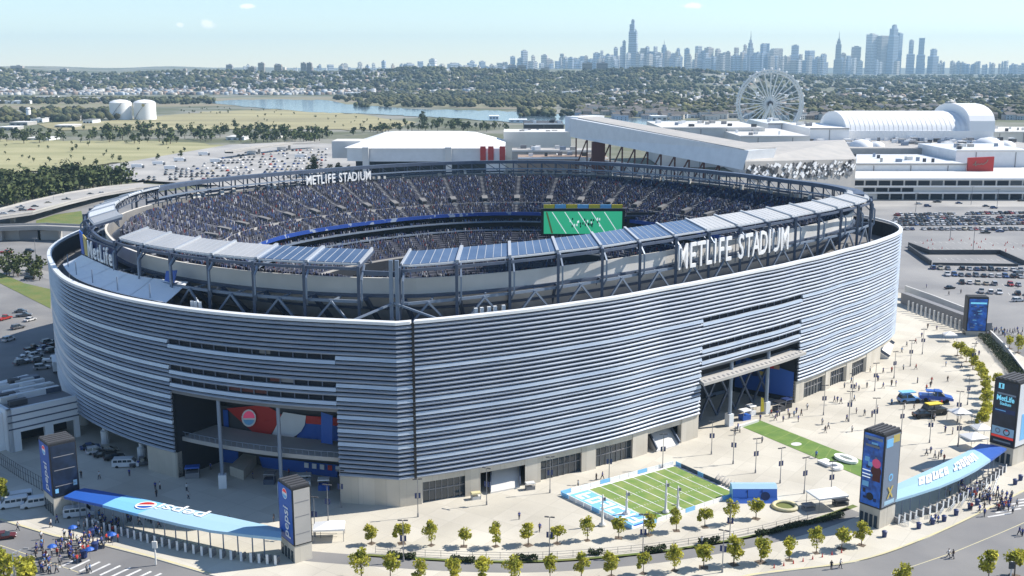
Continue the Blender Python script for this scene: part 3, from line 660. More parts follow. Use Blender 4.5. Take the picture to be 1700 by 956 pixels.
# ---- pale fabric roof on the left terrace
u0, u1 = th(104, 39.5, 2.6), th(276, 39.5, 2.6); v0, v1 = th(131, 42.8, 12.5), th(312, 42.8, 12.5)
def edge_in(f):
    e = W(v1, 12.6, 41.9); q0 = Q0-Vector((0, 0, .3)); q1 = Q1-Vector((0, 0, .7))
    return q0.lerp(q1, f/.45) if f < .45 else q1.lerp(e, (f-.45)/.55)+Vector((-1.6, -1.2, 0))*math.sin(math.pi*(f-.45)/.55)
for i in range(5):
    rows = []
    for j in range(7):
        s_ = j/6; row = []
        for q in range(5):
            f = (i+.01+.98*q/4)/5; P0 = W(u0+(u1-u0)*f, 2.6, 39.4); P1 = edge_in(f); p = P0.lerp(P1, s_); p.z -= .35*math.sin(math.pi*s_)*(1-abs(q-2)/4); row.append(p)
        rows.append(row)
    b = MB(); b.grid(rows); b.grid([[p-Vector((0, 0, .12)) for p in r][::-1] for r in rows]); b.build('fabric_roof', 'sail', ST)
for i in range(5):
    f = (i+.5)/5; p = W(u0+(u1-u0)*f, 3.4, 39.4); MB().tube(p-Vector((0, 0, 5.4)), p+Vector((0, 0, 3.4)), .14).build('roof_pole', 'steel_light', ST)
# rooftop units on the service deck, standing white ones
for i in range(46):
    t = random.uniform(-150, -4); o = random.uniform(2.6, 7.6)
    if -152 < t < th(330, 36, 4): continue
    p = W(t, o, 34); MB().box(p+Vector((0, 0, .9)), (random.uniform(1.2, 3), random.uniform(1.0, 2), 1.8+random.random()), R(t)).build('roof_unit', random.choice(['grey', 'offwhite', 'steel', 'darkgrey', 'grey']), ST)
for px in (320, 326, 333, 790, 800, 812, 822, 836):
    p = W(th(px, 37, 4), 4, 34); MB().box(p+Vector((0, 0, 3)), (.7, .7, 6.4), .3).build('vent_stack', 'white_metal', ST)
# ---- gates
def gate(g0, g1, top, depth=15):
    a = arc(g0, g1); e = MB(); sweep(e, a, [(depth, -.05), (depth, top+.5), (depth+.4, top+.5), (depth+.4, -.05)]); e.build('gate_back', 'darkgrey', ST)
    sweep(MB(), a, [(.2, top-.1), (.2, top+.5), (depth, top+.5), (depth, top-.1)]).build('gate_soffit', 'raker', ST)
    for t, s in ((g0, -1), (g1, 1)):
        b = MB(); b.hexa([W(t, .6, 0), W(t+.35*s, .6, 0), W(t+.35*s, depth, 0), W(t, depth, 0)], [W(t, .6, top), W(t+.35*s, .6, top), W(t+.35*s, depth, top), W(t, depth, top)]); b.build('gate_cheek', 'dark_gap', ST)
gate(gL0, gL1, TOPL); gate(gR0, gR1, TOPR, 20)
# left gate: columns, walkway, murals
for px in (369, 467):
    p = W(th(px, 3, .8), .8, 0); MB().tube(p, p+Vector((0, 0, TOPL)), .42, n=10).build('gate_column', 'steel_light', ST); MB().box(p+Vector((0, 0, 1.5)), (1.7, 1.7, 3), .2).build('column_base', 'white_metal', ST)
sweep(MB(), arc(gL0, gL1), [(2.2, 8.3), (2.2, 9.2), (12, 9.2), (12, 8.3)]).build('walkway_slab', 'fascia', ST)
sweep(MB(), arc(gL0, gL1), [(2.4, 10.25), (2.4, 10.35), (2.5, 10.35), (2.5, 10.25)]).build('handrail', 'steel_light', ST)
for q in range(28):
    p = W(gL0+(gL1-gL0)*(q+.5)/28, 2.45, 9.2); MB().bar(p, p+Vector((0, 0, 1.1)), .07).build('baluster', 'steel_light', ST)
mp0, mp1 = W(gL0, 12.8, 0), W(gL1, 12.8, 0); mn = Vector(((mp1-mp0).y, -(mp1-mp0).x, 0)).normalized()
def mural(pts, m_, d, name='mural_panel'):
    P = [onplane(x, y, mp0+mn*d, mn) for x, y in pts]; b = MB(); b.hexa([p-mn*.12 for p in P], P) if len(P) == 4 else b.poly(P); return b.build(name, m_, ST)
mb_ = mural([(300, 664), (560, 700), (560, 735), (300, 700)], 'darkgrey', -.3)
mural([(376, 678), (440, 672), (470, 690), (425, 722)], 'red', .1); mural([(440, 700), (470, 690), (440, 735), (420, 730)], 'red', .3)
mural([(288, 655), (297, 657), (297, 690), (288, 690)], 'blue', .2); mural([(370, 680), (378, 681), (380, 718), (372, 716)], 'blue', .3)
mural([(500, 700), (562, 706), (562, 748), (488, 742)], 'blue', .1); mural([(505, 690), (562, 694), (562, 707), (508, 703)], 'red', .4)
mural([(470, 684), (508, 690), (506, 705), (500, 716), (490, 724), (478, 730), (466, 730), (450, 724)], 'white_metal', .5)
mural([(300, 660), (365, 668), (365, 680), (300, 672)], 'raker', .2)
for (rx, ry, m_, d, a0, a1) in ((12, 14.5, 'white', .6, 0, 360), (9.5, 11.5, 'led_pink', .7, 0, 180), (9.5, 11.5, 'lightblue', .7, 195, 345)):
    pts = [(413+rx*math.cos(R(a)), 694-ry*math.sin(R(a))) for a in np.linspace(a0, a1, 20)]; mural(pts, m_, d, 'mural_disc')
mural([(325, 738), (395, 750), (395, 772), (330, 765)], 'blue', .1); mural([(430, 758), (560, 772), (560, 800), (440, 790)], 'blue', .1); mural([(533, 664+20), (552, 690), (552, 738), (533, 735)], 'blue', 5.0, 'hanging_banner')
for i in range(5): 
    x = 505+i*13; mural([(x, 768+i*1.4), (x+7, 769+i*1.4), (x+7, 777+i*1.4), (x, 776+i*1.4)], 'red' if i == 3 else 'white_metal', .5, 'poster')
pts = [G(x, y, 0) for x, y in ((382, 789), (405, 797), (442, 752), (425, 748))]; b = MB(); b.prism(pts, 0, 2.2); b.build('ramp', 'stone', ST)
# right gate: awning, columns, bracing, blue wall
aw = MB(); sweep(aw, arc(gR0-.15, gR1+.5), [(-1.6, 13.7), (-1.6, 14.4), (.4, 14.9), (2.4, 15.0), (2.4, 14.3)]); awo = aw.build('awning', 'fascia', ST)
for q in range(24):
    t = gR0+(gR1-gR0)*(q+.5)/24; MB().bar(W(t, -1.2, 14.54), W(t, -.4, 14.74), .5, .1).build('awning_rib', 'grey', awo)
for px in (1211, 1272):
    p = W(th(px, 3, .9), .9, 0); MB().tube(p, p+Vector((0, 0, TOPR)), .5, n=10).build('gate_column', 'steel_light', ST); MB().box(p+Vector((0, 0, 1.6)), (1.6, 1.6, 3.2), .6).build('column_base', 'white_metal', ST)
for q in range(5):
    t0 = gR0+(gR1-gR0)*q/5; t1 = gR0+(gR1-gR0)*(q+1)/5
    x = MB(); x.bar(W(t0, 8, .2), W(t1, 8, 11.5), .5); x.bar(W(t1, 8, .2), W(t0, 8, 11.5), .5); x.build('cross_brace', 'steel', ST)
gp0, gp1 = W(gR0, 19.4, 0), W(gR1, 19.4, 0); gn = Vector(((gp1-gp0).y, -(gp1-gp0).x, 0)).normalized()
def gm(pts, m_, d, name='mural_panel'):
    P = [onplane(x, y, gp0+gn*d, gn) for x, y in pts]; b = MB(); b.hexa([p-gn*.1 for p in P], P) if len(P) == 4 else b.poly(P); return b.build(name, m_, ST)
gm([(1172, 655), (1208, 646), (1208, 690), (1172, 697)], 'steel_light', .2)
for i in range(26):
    x, y = random.uniform(1174, 1205), random.uniform(652, 686); gm([(x, y), (x+4, y-1), (x+4, y+3), (x, y+4)], random.choice(['skyblue', 'white_metal', 'gold', 'steel', 'glass', 'grey']), .5, 'poster')
gm([(1225, 655), (1262, 645), (1262, 688), (1225, 693)], 'navy', .2)
cheek = [W(gR1-.02, o, z) for o, z in ((1, 1.5), (18, 1.5), (18, 11), (1, 8.5))]; nn = (cheek[1]-cheek[0]).cross(Vector((0, 0, 1))).normalized()*.15
if nn.dot(Vector((0, -1, 0))) < 0: nn = -nn
MB().poly([p+nn for p in cheek]).build('mural_panel', 'blue', ST)
for i in range(14):
    s_, z = random.uniform(4, 15), random.uniform(5, 9); q = [W(gR1-.02, o, zz)+nn*1.4 for o, zz in ((s_, z), (s_+1.6, z), (s_+1.6, z+1.2), (s_, z+1.2))]; MB().poly(q).build('mural_patch', random.choice(['red', 'rooftan', 'gold', 'navy']), ST)
# ================================================================ trees of the plaza
def leaf_crown(rx, rz, zc, n, size, seed, squash=1.0, lobes=9):
    rr = random.Random(seed); b = MB(); L = []
    for i in range(lobes):
        a = rr.uniform(0, 2*math.pi); r = rx*rr.uniform(.15, .72); z = zc+rz*rr.uniform(-.75, .85)
        r *= 1-.55*max(0, (z-zc)/rz); L.append((r*math.cos(a), r*math.sin(a), z, rx*rr.uniform(.30, .52)))
    for i in range(n):
        x, y, z, q = rr.choice(L); u = rr.gauss(0, 1), rr.gauss(0, 1), rr.gauss(0, 1); d = math.sqrt(sum(k*k for k in u)); f = q*rr.uniform(.45, 1.05)/d
        c = Vector((x+u[0]*f, y+u[1]*f, z+u[2]*f*.9)); s = size*rr.uniform(.6, 1.35)
        nrm = Vector((rr.gauss(0, 1), rr.gauss(0, 1), rr.gauss(.5, 1))).normalized(); t = nrm.orthogonal().normalized(); w = nrm.cross(t)
        t = t*s; w = w*s*rr.uniform(.5, .9); b.quad(c-t*.5-w*.3, c+w*.5-t*.1, c+t*.6, c-w*.5+t*.05)
    return b, L
def make_tree(name, h, rx, seed, leafm='leaf', n=760, size=.46):
    b, L = leaf_crown(rx, h*.34, h*.62, n, size, seed); t = MB()
    t.tube((0, 0, -.1), (0.03, .02, h*.38), .11*h/4.5, .07*h/4.5, 7); t.tube((.03, .02, h*.36), (-.05, .03, h*.8), .07*h/4.5, .02, 6)
    for x, y, z, q in L[:6]: t.tube((0, 0, h*random.uniform(.33, .5)), (x, y, z), .045, .012, 5)
    root = empty(name, (0, 0, 0)); addmesh('trunk', t.mesh('trunk', 'bark'), root); addmesh('crown', b.mesh('crown', leafm), root)
    if name == 'plaza_tree': addmesh('tree_pit', MB().box((0, 0, .0), (1.5, 1.5, .05)).mesh('tree_pit', 'bark'), root)
    return root
PROTO = [make_tree('plaza_tree', h, rx, s) for h, rx, s in ((5.0, 2.1, 1), (4.8, 1.9, 2), (5.2, 2.2, 3), (4.6, 2.05, 4), (4.9, 1.85, 5))]
used = set()
def put_tree(i, p, s, label, group):
    k = i % len(PROTO)
    if k not in used: used.add(k); o = PROTO[k]
    else: o = copy_tree(PROTO[k])
    o.location = p; q = s*random.uniform(.85, 1.12); o.scale = (q, q*random.uniform(.9, 1.1), s*random.uniform(.9, 1.12)); o.rotation_euler = (0, 0, random.uniform(0, 6.28)); tag(o, label, 'tree', group); return o
inner = [(617, 902), (667, 902), (716, 905), (770, 907), (823, 907), (877, 905), (925, 902), (975, 897), (1027, 893), (1077, 888), (1123, 881), (1170, 875), (1212, 868), (1255, 861)]
for i, (x, y) in enumerate(inner):
    put_tree(i, G(x, y), .92*random.uniform(.92, 1.1), 'small yellow-green tree, %s from the left in the inner row along the fence' % ORD[i], 'trees of the inner row')
outer = [(600, 962), (648, 963), (698, 967), (750, 967), (802, 967), (855, 964), (913, 962), (965, 960), (1015, 957), (1068, 952), (1120, 947), (1168, 942), (1218, 937), (1263, 933), (1310, 930), (1355, 918), (1397, 911), (1430, 905)]
for i, (x, y) in enumerate(outer):
    put_tree(i+2, G(x, y), .98*random.uniform(.92, 1.1), 'yellow-green tree, %s from the left in the kerbside row' % ORD[i], 'trees of the kerbside row')
rrow = smoothpx([(1592, 590), (1615, 607), (1632, 630), (1640, 660), (1640, 690), (1632, 712)], 3)
for i, (x, y) in enumerate(rrow):
    put_tree(i+1, G(x-3, y), .95*random.uniform(.9, 1.1), 'yellow-green tree, %s from the top of the curved right row' % ORD[i], 'trees of the curved right row')
for i, (x, y, s, lb) in enumerate([(1640, 968, 1.25, 'thin-leaved tree standing in the road corner at the lower right edge'), (1684, 956, 1.15, 'sparse tree nearest the right edge beside the lower road'), (8, 975, 1.3, 'tree cut by the left edge at the bottom of the picture'), (48, 985, 1.35, 'bushy tree beside the curved street lamp at lower left'), (1500, 985, 1.0, 'treetop poking up at the bottom edge below the grey road'), (2, 835, 1.1, 'dark tree at the left edge above the parked vans'),
                                   (1655, 640, .9, 'bush behind the black video pylon'), (1690, 585, 1.0, 'tree at the right edge beyond the curved ramp'), (1676, 578, .9, 'smaller tree beside the ramp near the right edge')]):
    put_tree(i, G(x, y), s, lb, 'single trees around the plaza')
# hedges, fence along the service road
def hedge(pts, w, h, label, seed):
    P = [G(x, y) for x, y in pts]; rr = random.Random(seed); root = empty('hedge', P[0], label=label, cat='hedge', group='clipped hedges along the fence')
    b = MB(); L = sum((P[i+1]-P[i]).length for i in range(len(P)-1))
    for i in range(int(L*140)):
        f = rr.random()*(len(P)-1); k_ = min(int(f), len(P)-2); p = P[k_].lerp(P[k_+1], f-k_); d = (P[k_+1]-P[k_]).normalized(); n = Vector((-d.y, d.x, 0))
        c = p+n*rr.uniform(-w/2, w/2)+Vector((0, 0, h*rr.random()**.6*(.85+.15*math.sin(f*9)))); a = Vector((rr.gauss(0, 1), rr.gauss(0, 1), rr.gauss(.3, 1))).normalized(); t = a.orthogonal().normalized()*.17; u = a.cross(t).normalized()*.13
        b.quad(c-t, c+u, c+t, c-u)
    b.build('foliage', 'hedge', root); s = MB()
    for i in range(max(2, int(L/1.2))):
        f = (i+.5)/max(2, int(L/1.2))*(len(P)-1); k_ = min(int(f), len(P)-2); p = P[k_].lerp(P[k_+1], f-k_); s.tube(p-Vector((0, 0, .05)), p+Vector((0, 0, h*.6)), .05, n=5)
    s.build('stems', 'bark', root)
hl = [((643, 924), (690, 928)), ((748, 931), (788, 934)), ((857, 929), (893, 930)), ((976, 921), (1001, 920)), ((1070, 917), (1105, 913)), ((1160, 903), (1195, 899)), ((1255, 890), (1300, 882)), ((1300, 880), (1400, 858))]
for i, (a, c) in enumerate(hl): hedge([a, c], 1.1, 1.15, 'dark clipped hedge, %s from the left along the service road' % ORD[i], i)
hedge([(1632, 560), (1655, 585), (1680, 615), (1697, 640)], 3.5, 1.8, 'planted green bank along the curved ramp at the right edge', 50)
hedge([(1665, 590), (1700, 628)], 2.2, 1.4, 'second green strip beside the ramp at the right edge', 51)
def fence(pts, h, label, m_='grey', step=2.4):
    P = [G(x, y) for x, y in pts]; root = empty('fence', P[0], label=label, cat='fence')
    post = None
    for i in range(len(P)-1):
        L = (P[i+1]-P[i]).length; n = max(1, int(L/step))
        for k_ in range(n):
            p = P[i].lerp(P[i+1], k_/n); MB().bar(p-Vector((0, 0, .05)), p+Vector((0, 0, h)), .07).build('post', m_, root)
    for z in (.25, h*.6, h-.03):
        b = MB()
        for i in range(len(P)-1): b.bar(P[i]+Vector((0, 0, z)), P[i+1]+Vector((0, 0, z)), .05)
        b.build('rail', m_, root)
fence([(x, y-14) for x, y in SR[7:44:3]], 1.3, 'thin grey railing between the inner tree row and the hedges')
fence([(0, 772), (35, 795), (70, 815), (78, 822)], 3.2, 'tall dark fence at the left edge beside the leftmost pylon', 'black', 1.2)
fence([(505, 893), (560, 893)], 1.6, 'short railing right of the blue logo pylon', 'darkgrey')
# ================================================================ lamp posts
def lamp_proto():
    r = empty('lamp_post', (0, 0, 0)); t = MB(); t.tube((0, 0, -.05), (0, 0, 8.2), .10, .06, 8); t.tube((0, 0, -.05), (0, 0, .8), .2, .16, 8); addmesh('pole', t.mesh('pole', 'grey'), r)
    for s in (-1, 1):
        addmesh('lamp_head', MB().box((s*.55, 0, 8.15), (.8, .32, .16)).bar((0, 0, 8.1), (s*.5, 0, 8.12), .06).mesh('lamp_head', 'darkgrey'), r)
        addmesh('banner', MB().box((s*.38, 0, 4.6), (.42, .06, 1.15)).bar((0, 0, 5.15), (s*.6, 0, 5.15), .05).bar((0, 0, 4.05), (s*.6, 0, 4.05), .05).mesh('banner', 'navy'), r)
    return r
LP = lamp_proto(); lamps = [(1452, 649), (1484, 628), (1511, 608), (1531, 588), (1414, 668), (1367, 689), (1409, 700), (1496, 720), (1543, 735), (1590, 700), (1590, 741), (1606, 672), (1335, 819), (1379, 826), (1615, 613), (1011, 799), (1100, 777), (1181, 754), (1217, 770), (1254, 785), (1295, 802), (913, 818), (1067, 921), (1211, 901), (694, 858), (808, 838), (566, 842), (545, 868), (670, 932), (912, 926), (523, 890), (1199, 950), (1452, 712)]
near_of = lambda x, y: ('left of the seam' if x < 690 else 'by the silver wall' if y < 830 and x < 1130 else 'below the inner trees' if y > 890 else 'between the turf strips' if x < 1400 else 'on the open right plaza')
cnt = {}
for i, (x, y) in enumerate(sorted(lamps)):
    o = LP if i == 0 else copy_tree(LP); o.location = G(x, y); o.rotation_euler = (0, 0, random.uniform(-.5, .5)); w = near_of(x, y); cnt[w] = cnt.get(w, 0)+1
    tag(o, 'lamp post with navy banners, %s from the left %s' % (ORD[cnt[w]-1], w), 'lamp post', 'plaza lamp posts')
r = empty('street_lamp', G(27, 985), label='pale curved street lamp with a sign at the bottom left corner', cat='street lamp'); p = r.location
t = MB(); t.tube(p, p+Vector((0, 0, 7.5)), .14, .1, 8); t.tube(p+Vector((0, 0, 7.5)), p+Vector((2.0, .5, 8.2)), .09, .07, 8); t.build('pole', 'offwhite', r); MB().box(p+Vector((2.2, .5, 8.2)), (.9, .4, .2)).build('lamp_head', 'grey', r); MB().box(p+Vector((0, -.12, 2.8)), (1.0, .06, 1.3)).build('sign_plate', 'offwhite', r)
for (x, y, h, lb) in ((259, 937, 4.6, 'white sign post standing in the sunlit forecourt left of the blue pylon'), (1675, 985, 6.0, 'grey post with dark square signals at the lower right corner')):
    p = G(x, y); r = empty('sign_post', p, label=lb, cat='sign post'); MB().tube(p, p+Vector((0, 0, h)), .16, .13, 8).build('pole', 'offwhite', r); MB().box(p+Vector((0, 0, h-.7)), (.9, .3, 1.3)).build('sign_box', 'offwhite' if x < 900 else 'darkgrey', r)
# ================================================================ pylons
def pylon(L_, F_, R_, h, zb, label, faces, deco):
    F = G(*F_); a = (G(*L_)-F); a.z = 0; wl_ = a.length; a.normalize(); n = Vector((-a.y, a.x, 0)); rr = G(*R_)-F
    if n.dot(rr) < 0: n = -n
    wr = abs(n.dot(rr)); root = empty('pylon', F, label=label, cat='pylon', group='advertising pylons')
    c = [F, F+a*wl_, F+a*wl_+n*wr, F+n*wr]
    def shr(q, d): 
        m_ = sum(q, Vector((0, 0, 0)))/4; return [p+(m_-p).normalized()*d for p in q]
    MB().prism(shr(c, .15), 0, zb).build('plinth', 'stone', root)
    g = MB(); ci = shr(c, .06)
    for i in range(4):
        q = F+a*(wl_*(.12+.22*i)); g.hexa([q-n*.01, q+a*wl_*.14-n*.01, q+a*wl_*.14+n*.2, q+n*.2], [p+Vector((0, 0, zb*.62)) for p in (q-n*.01, q+a*wl_*.14-n*.01, q+a*wl_*.14+n*.2, q+n*.2)])
    g.build('plinth_window', 'glass', root)
    MB().prism(c, zb, h).build('casing', 'black', root)
    tf = MB()
    for i in range(5):
        f = .08+.18*i; tf.hexa([p+Vector((0, 0, h)) for p in (c[0]+a*wl_*f, c[0]+a*wl_*(f+.1), c[3]+a*wl_*(f+.1), c[3]+a*wl_*f)], [p+Vector((0, 0, h+.35)) for p in (c[0]+a*wl_*f, c[0]+a*wl_*(f+.1), c[3]+a*wl_*(f+.1), c[3]+a*wl_*f)])
    tf.build('roof_fin', 'darkgrey', root)
    out = {}
    # left face spans from F to F+a*wl (seen left), right face spans from F to F+n*wr
    for key, o_, u_, w_, outn in (('L', F+a*wl_, -a, wl_, -n), ('R', F, n, wr, -a)):
        def panel(u0, u1, v0, v1, d, m_, name='panel', par=root, o_=o_, u_=u_, w_=w_, outn=outn):
            P = [o_+u_*(w_*u)+Vector((0, 0, zb+(h-zb)*v))+outn*d for u, v in ((u0, v0), (u1, v0), (u1, v1), (u0, v1))]
            b = MB(); b.hexa([p-outn*min(.05, d*.9) for p in P], P); return b.build(name, m_, par)
        def word(s, uc, v, size, m_, up=False, sx=.8, par=root, o_=o_, u_=u_, w_=w_, outn=outn, off=.02):
            me = text_mesh(s, size, m_, .02, off, sx); ob = addmesh('lettering', me); loc = o_+u_*(w_*uc)+Vector((0, 0, zb+(h-zb)*v))+outn*.16
            place(ob, par, frame_mat(None, u_ if not up else Vector((0, 0, 1)), (0, 0, 1) if not up else -u_, loc)); return ob
        def disc(uc, v, rx, m_, d, a0=0, a1=360, par=root, o_=o_, u_=u_, w_=w_, outn=outn):
            P = [o_+u_*(w_*uc+rx*math.cos(R(t)))+Vector((0, 0, zb+(h-zb)*v+rx*math.sin(R(t))))+outn*d for t in np.linspace(a0, a1, 24)]
            b = MB(); b.poly(P); return b.build('disc', m_, par)
        out[key] = (panel, word, disc)
        if faces.get(key): panel(.05, .95, .02, .97, .06, faces[key], 'panel')
    deco(root, out); return root
def deco_logo(side, other):
    def f(root, o):
        panel, word, disc = o[side]
        w_ = 1.1
        disc(.5, .84, 1.05, 'white', .10); disc(.5, .84, .9, 'led_red', .12, 15, 165); disc(.5, .84, .9, 'lightblue', .12, 195, 345)
        word('pepsi', .70, .36, 3.1, 'white', up=True, sx=.95)
        panel, word, disc = o[other]
        for v in (.2, .5, .75): panel(.12, .88, v, v+.012, .1, 'grey', 'seam_line')
        if other == 'R' and side == 'L' and root.location.x < -70:
            panel(.1, .22, .08, .16, .1, 'lightblue', 'badge'); panel(.78, .92, .16, .26, .1, 'skyblue', 'badge')
    return f
pylon((74, 842), (91, 858), (130, 842), 15.3, 4.0, 'dark pylon with blue logo end at the far left of the forecourt roof', {'L': 'blue', 'R': 'screen_dark'}, deco_logo('L', 'R'))
pylon((466, 916), (490, 936), (508, 918), 14.6, 3.4, 'pylon with blue logo face and pale grey side at the roof end', {'L': 'blue', 'R': 'fascia'}, deco_logo('L', 'R'))
def deco_video(root, o):
    panel, word, disc = o['L']; rr = random.Random(3)
    for i in range(24):
        u, v = rr.uniform(.08, .7), rr.uniform(.06, .88); panel(u, u+rr.uniform(.08, .3), v, v+rr.uniform(.015, .06), .08+i*.002, rr.choice(['blue', 'navy', 'lightblue', 'screen_dark', 'blue', 'navy', 'steel_light']), 'picture_patch')
    panel(.08, .92, .90, .94, .16, 'steel_light', 'picture_patch'); panel(.15, .80, .80, .83, .16, 'grey', 'picture_patch')
    disc(.70, .60, .95, 'led_pink', .15); disc(.70, .50, 1.15, 'darkred', .14); panel(.55, .9, .36, .46, .13, 'darkred', 'picture_patch'); panel(.1, .4, .26, .33, .17, 'lightblue', 'picture_patch'); disc(.5, .14, .8, 'black', .17); 
    for v in (.42, .38, .47): panel(.08, .45, v, v+.012, .17, 'led_white', 'text_line')
    panel, word, disc = o['R']
    panel(.1, .5, .82, .93, .1, 'lightblue', 'picture_patch'); panel(.5, .9, .86, .96, .1, 'gold', 'picture_patch'); disc(.5, .40, .8, 'lightblue', .10); disc(.5, .40, .45, 'steel_light', .12); word('X', .5, .13, 3.2, 'gold', sx=.8, off=.1); panel(.2, .8, .04, .09, .1, 'skyblue', 'picture_patch')
pylon((1424, 866), (1459, 879), (1480, 865), 19.6, 4.1, 'tall pylon with blue video picture and gilded side at the right forecourt', {'L': 'screen_blue', 'R': 'steel_light'}, deco_video)
def deco_welcome(root, o):
    panel, word, disc = o['L']
    panel(.18, .40, .86, .94, .1, 'led_cyan', 'badge'); panel(.26, .32, .87, .93, .12, 'screen_dark', 'badge_mark'); panel(.15, .90, .775, .80, .1, 'steel_light', 'text_line'); word('MetLife', .5, .685, 1.75, 'led_cyan', off=.05); word('Stadium', .52, .62, 1.05, 'led_cyan')
    panel(.08, .92, .50, .56, .09, 'navy', 'text_band'); panel(.12, .55, .525, .54, .11, 'lightblue', 'text_line'); panel(.05, .95, .155, .28, .1, 'skyblue', 'picture_band'); panel(.05, .95, .115, .15, .1, 'led_red', 'picture_band')
    disc(.66, .217, .80, 'darkgrey', .12); disc(.66, .217, .55, 'skyblue', .14); disc(.66, .235, .3, 'led_red', .15, 0, 180); disc(.30, .217, .65, 'steel_light', .12); disc(.30, .217, .35, 'skyblue', .14); panel(.15, .85, .05, .075, .1, 'steel_light', 'text_line')
    panel, word, disc = o['R']; panel(.3, .7, .1, .5, .1, 'lightblue', 'picture_band')
pylon((1640, 762), (1680, 774), (1697, 760), 19.8, 4.2, 'black welcome pylon with cyan lettering and a light blue band at the right edge', {'L': 'screen_dark', 'R': 'white_metal'}, deco_welcome)
def deco_blue(root, o):
    panel, word, disc = o['R']; rr = random.Random(5)
    panel(.12, .92, .82, .87, .1, 'led_cyan', 'text_line')
    for i in range(22): u = rr.uniform(.12, .7); v = rr.uniform(.1, .76); panel(u, u+rr.uniform(.06, .22), v, v+.03, .1+i*.002, rr.choice(['lightblue', 'steel_light', 'navy', 'blue']), 'text_line')
pylon((1597, 552), (1603, 557), (1634, 556), 13.2, 1.6, 'blue lit pylon standing beside the ramp at the far right', {'R': 'screen_blue', 'L': 'darkgrey'}, deco_blue)
# ================================================================ gate canopies
def canopy(back, front, z, label, colour_split, name='gate_canopy'):
    n = len(back); Bk = [G(x, y, z) for x, y in back]; Fr = [G(x, y, z) for x, y in front]; root = empty(name, (Bk[0]+Fr[0])/2*1.0, label=label, cat='canopy'); root.location.z = 0
    def strip(f0, f1, m_, nm):
        P = []
        for i in range(n-1):
            for k_ in range(6):
                P.append((Bk[i].lerp(Bk[i+1], k_/6), Fr[i].lerp(Fr[i+1], k_/6)))
        P.append((Bk[-1], Fr[-1])); a, c = int(f0*(len(P)-1)), int(f1*(len(P)-1)); b = MB(); rows = []
        for (p, q) in P[a:c+1]:
            m2 = p.lerp(q, .5); rows.append([p, m2+Vector((0, 0, .25)), q, q-Vector((0, 0, .55)), p-Vector((0, 0, .55)), p])
        b.grid(rows); b.poly(rows[0][:5]); b.poly(rows[-1][:5][::-1]); return b.build(nm, m_, root)
    for f0, f1, m_ in colour_split: strip(f0, f1, m_, 'roof_sheet')
    for i in range(int(n*2.2)):
        f = (i+.3)/(n*2.2)*(n-1); k_ = int(f); p = Bk[k_].lerp(Bk[k_+1], f-k_).lerp(Fr[k_].lerp(Fr[k_+1], f-k_), .72); MB().tube((p.x, p.y, 0), (p.x, p.y, z-.5), .13, n=8).build('support_post', 'steel_light', root)
    return root, Bk, Fr
cl, Bk, Fr = canopy(smoothpx([(140, 810), (210, 822), (300, 842), (380, 858), (467, 877)], 2), smoothpx([(106, 824), (170, 838), (250, 858), (350, 880), (467, 893)], 2), 5.0, 'long curved blue forecourt roof with sky reflection painted pale and a logo on top', [(0, .25, 'blue'), (.25, .45, 'lightblue'), (.45, 1, 'skyblue')])  # roof sheets step from blue to pale to paint in the reflected sky
def on_roof(Bk, Fr, f, s):
    k_ = min(int(f*(len(Bk)-1)), len(Bk)-2); u = f*(len(Bk)-1)-k_; return Bk[k_].lerp(Bk[k_+1], u).lerp(Fr[k_].lerp(Fr[k_+1], u), s)
for (r_, m_, dz, a0, a1) in ((2.1, 'white', .30, 0, 360), (1.7, 'red', .33, 10, 170), (1.7, 'blue', .33, 195, 345)):
    c = on_roof(Bk, Fr, .40, .45); MB().poly([c+Vector((r_*math.cos(R(t)), r_*.85*math.sin(R(t)), dz)) for t in np.linspace(a0, a1, 24)]).build('roof_emblem', m_, cl)
xd = on_roof(Bk, Fr, .45, .5)-on_roof(Bk, Fr, .62, .5)
ob = addmesh('lettering', text_mesh('pepsi', 4.2, 'white', .02, .04, 1.35)); place(ob, cl, frame_mat(None, xd, xd.cross(Vector((0, 0, 1)))*-1, on_roof(Bk, Fr, .54, .1)+Vector((0, 0, .32))))
cr, Bk2, Fr2 = canopy(smoothpx([(1481, 807), (1556, 773), (1600, 752), (1627, 736)], 2), smoothpx([(1481, 831), (1560, 807), (1620, 779), (1671, 744)], 2), 5.0, 'light blue curved forecourt roof with white lettering at the right gate', [(0, .82, 'skyblue'), (.82, 1, 'blue')])
up_ = Vector((0, 0, .34)); rr_ = random.Random(4)          # blurred white lettering: no word can be read
for f0, f1, n_ in ((.20, .43, 5), (.47, .74, 6)):
    for i in range(n_):
        a, c = f0+(f1-f0)*(i+.06)/n_, f0+(f1-f0)*(i+.90)/n_; s0, s1 = .30+rr_.uniform(-.03, .03), .72+rr_.uniform(-.04, .04)
        for (a2, c2, t0_, t1_) in ((a, a+(c-a)*.38, s0, s1), (a, c, s0, s0+.14), (a+(c-a)*.1, c, s1-.14, s1), (a+(c-a)*.6, c, s0+.05, s1-.03)):
            if rr_.random() < .85: MB().poly([on_roof(Bk2, Fr2, a2, t1_)+up_, on_roof(Bk2, Fr2, c2, t1_)+up_, on_roof(Bk2, Fr2, c2, t0_)+up_, on_roof(Bk2, Fr2, a2, t0_)+up_]).build('letter_stroke', 'white', cr); up_ = up_+Vector((0, 0, .004))
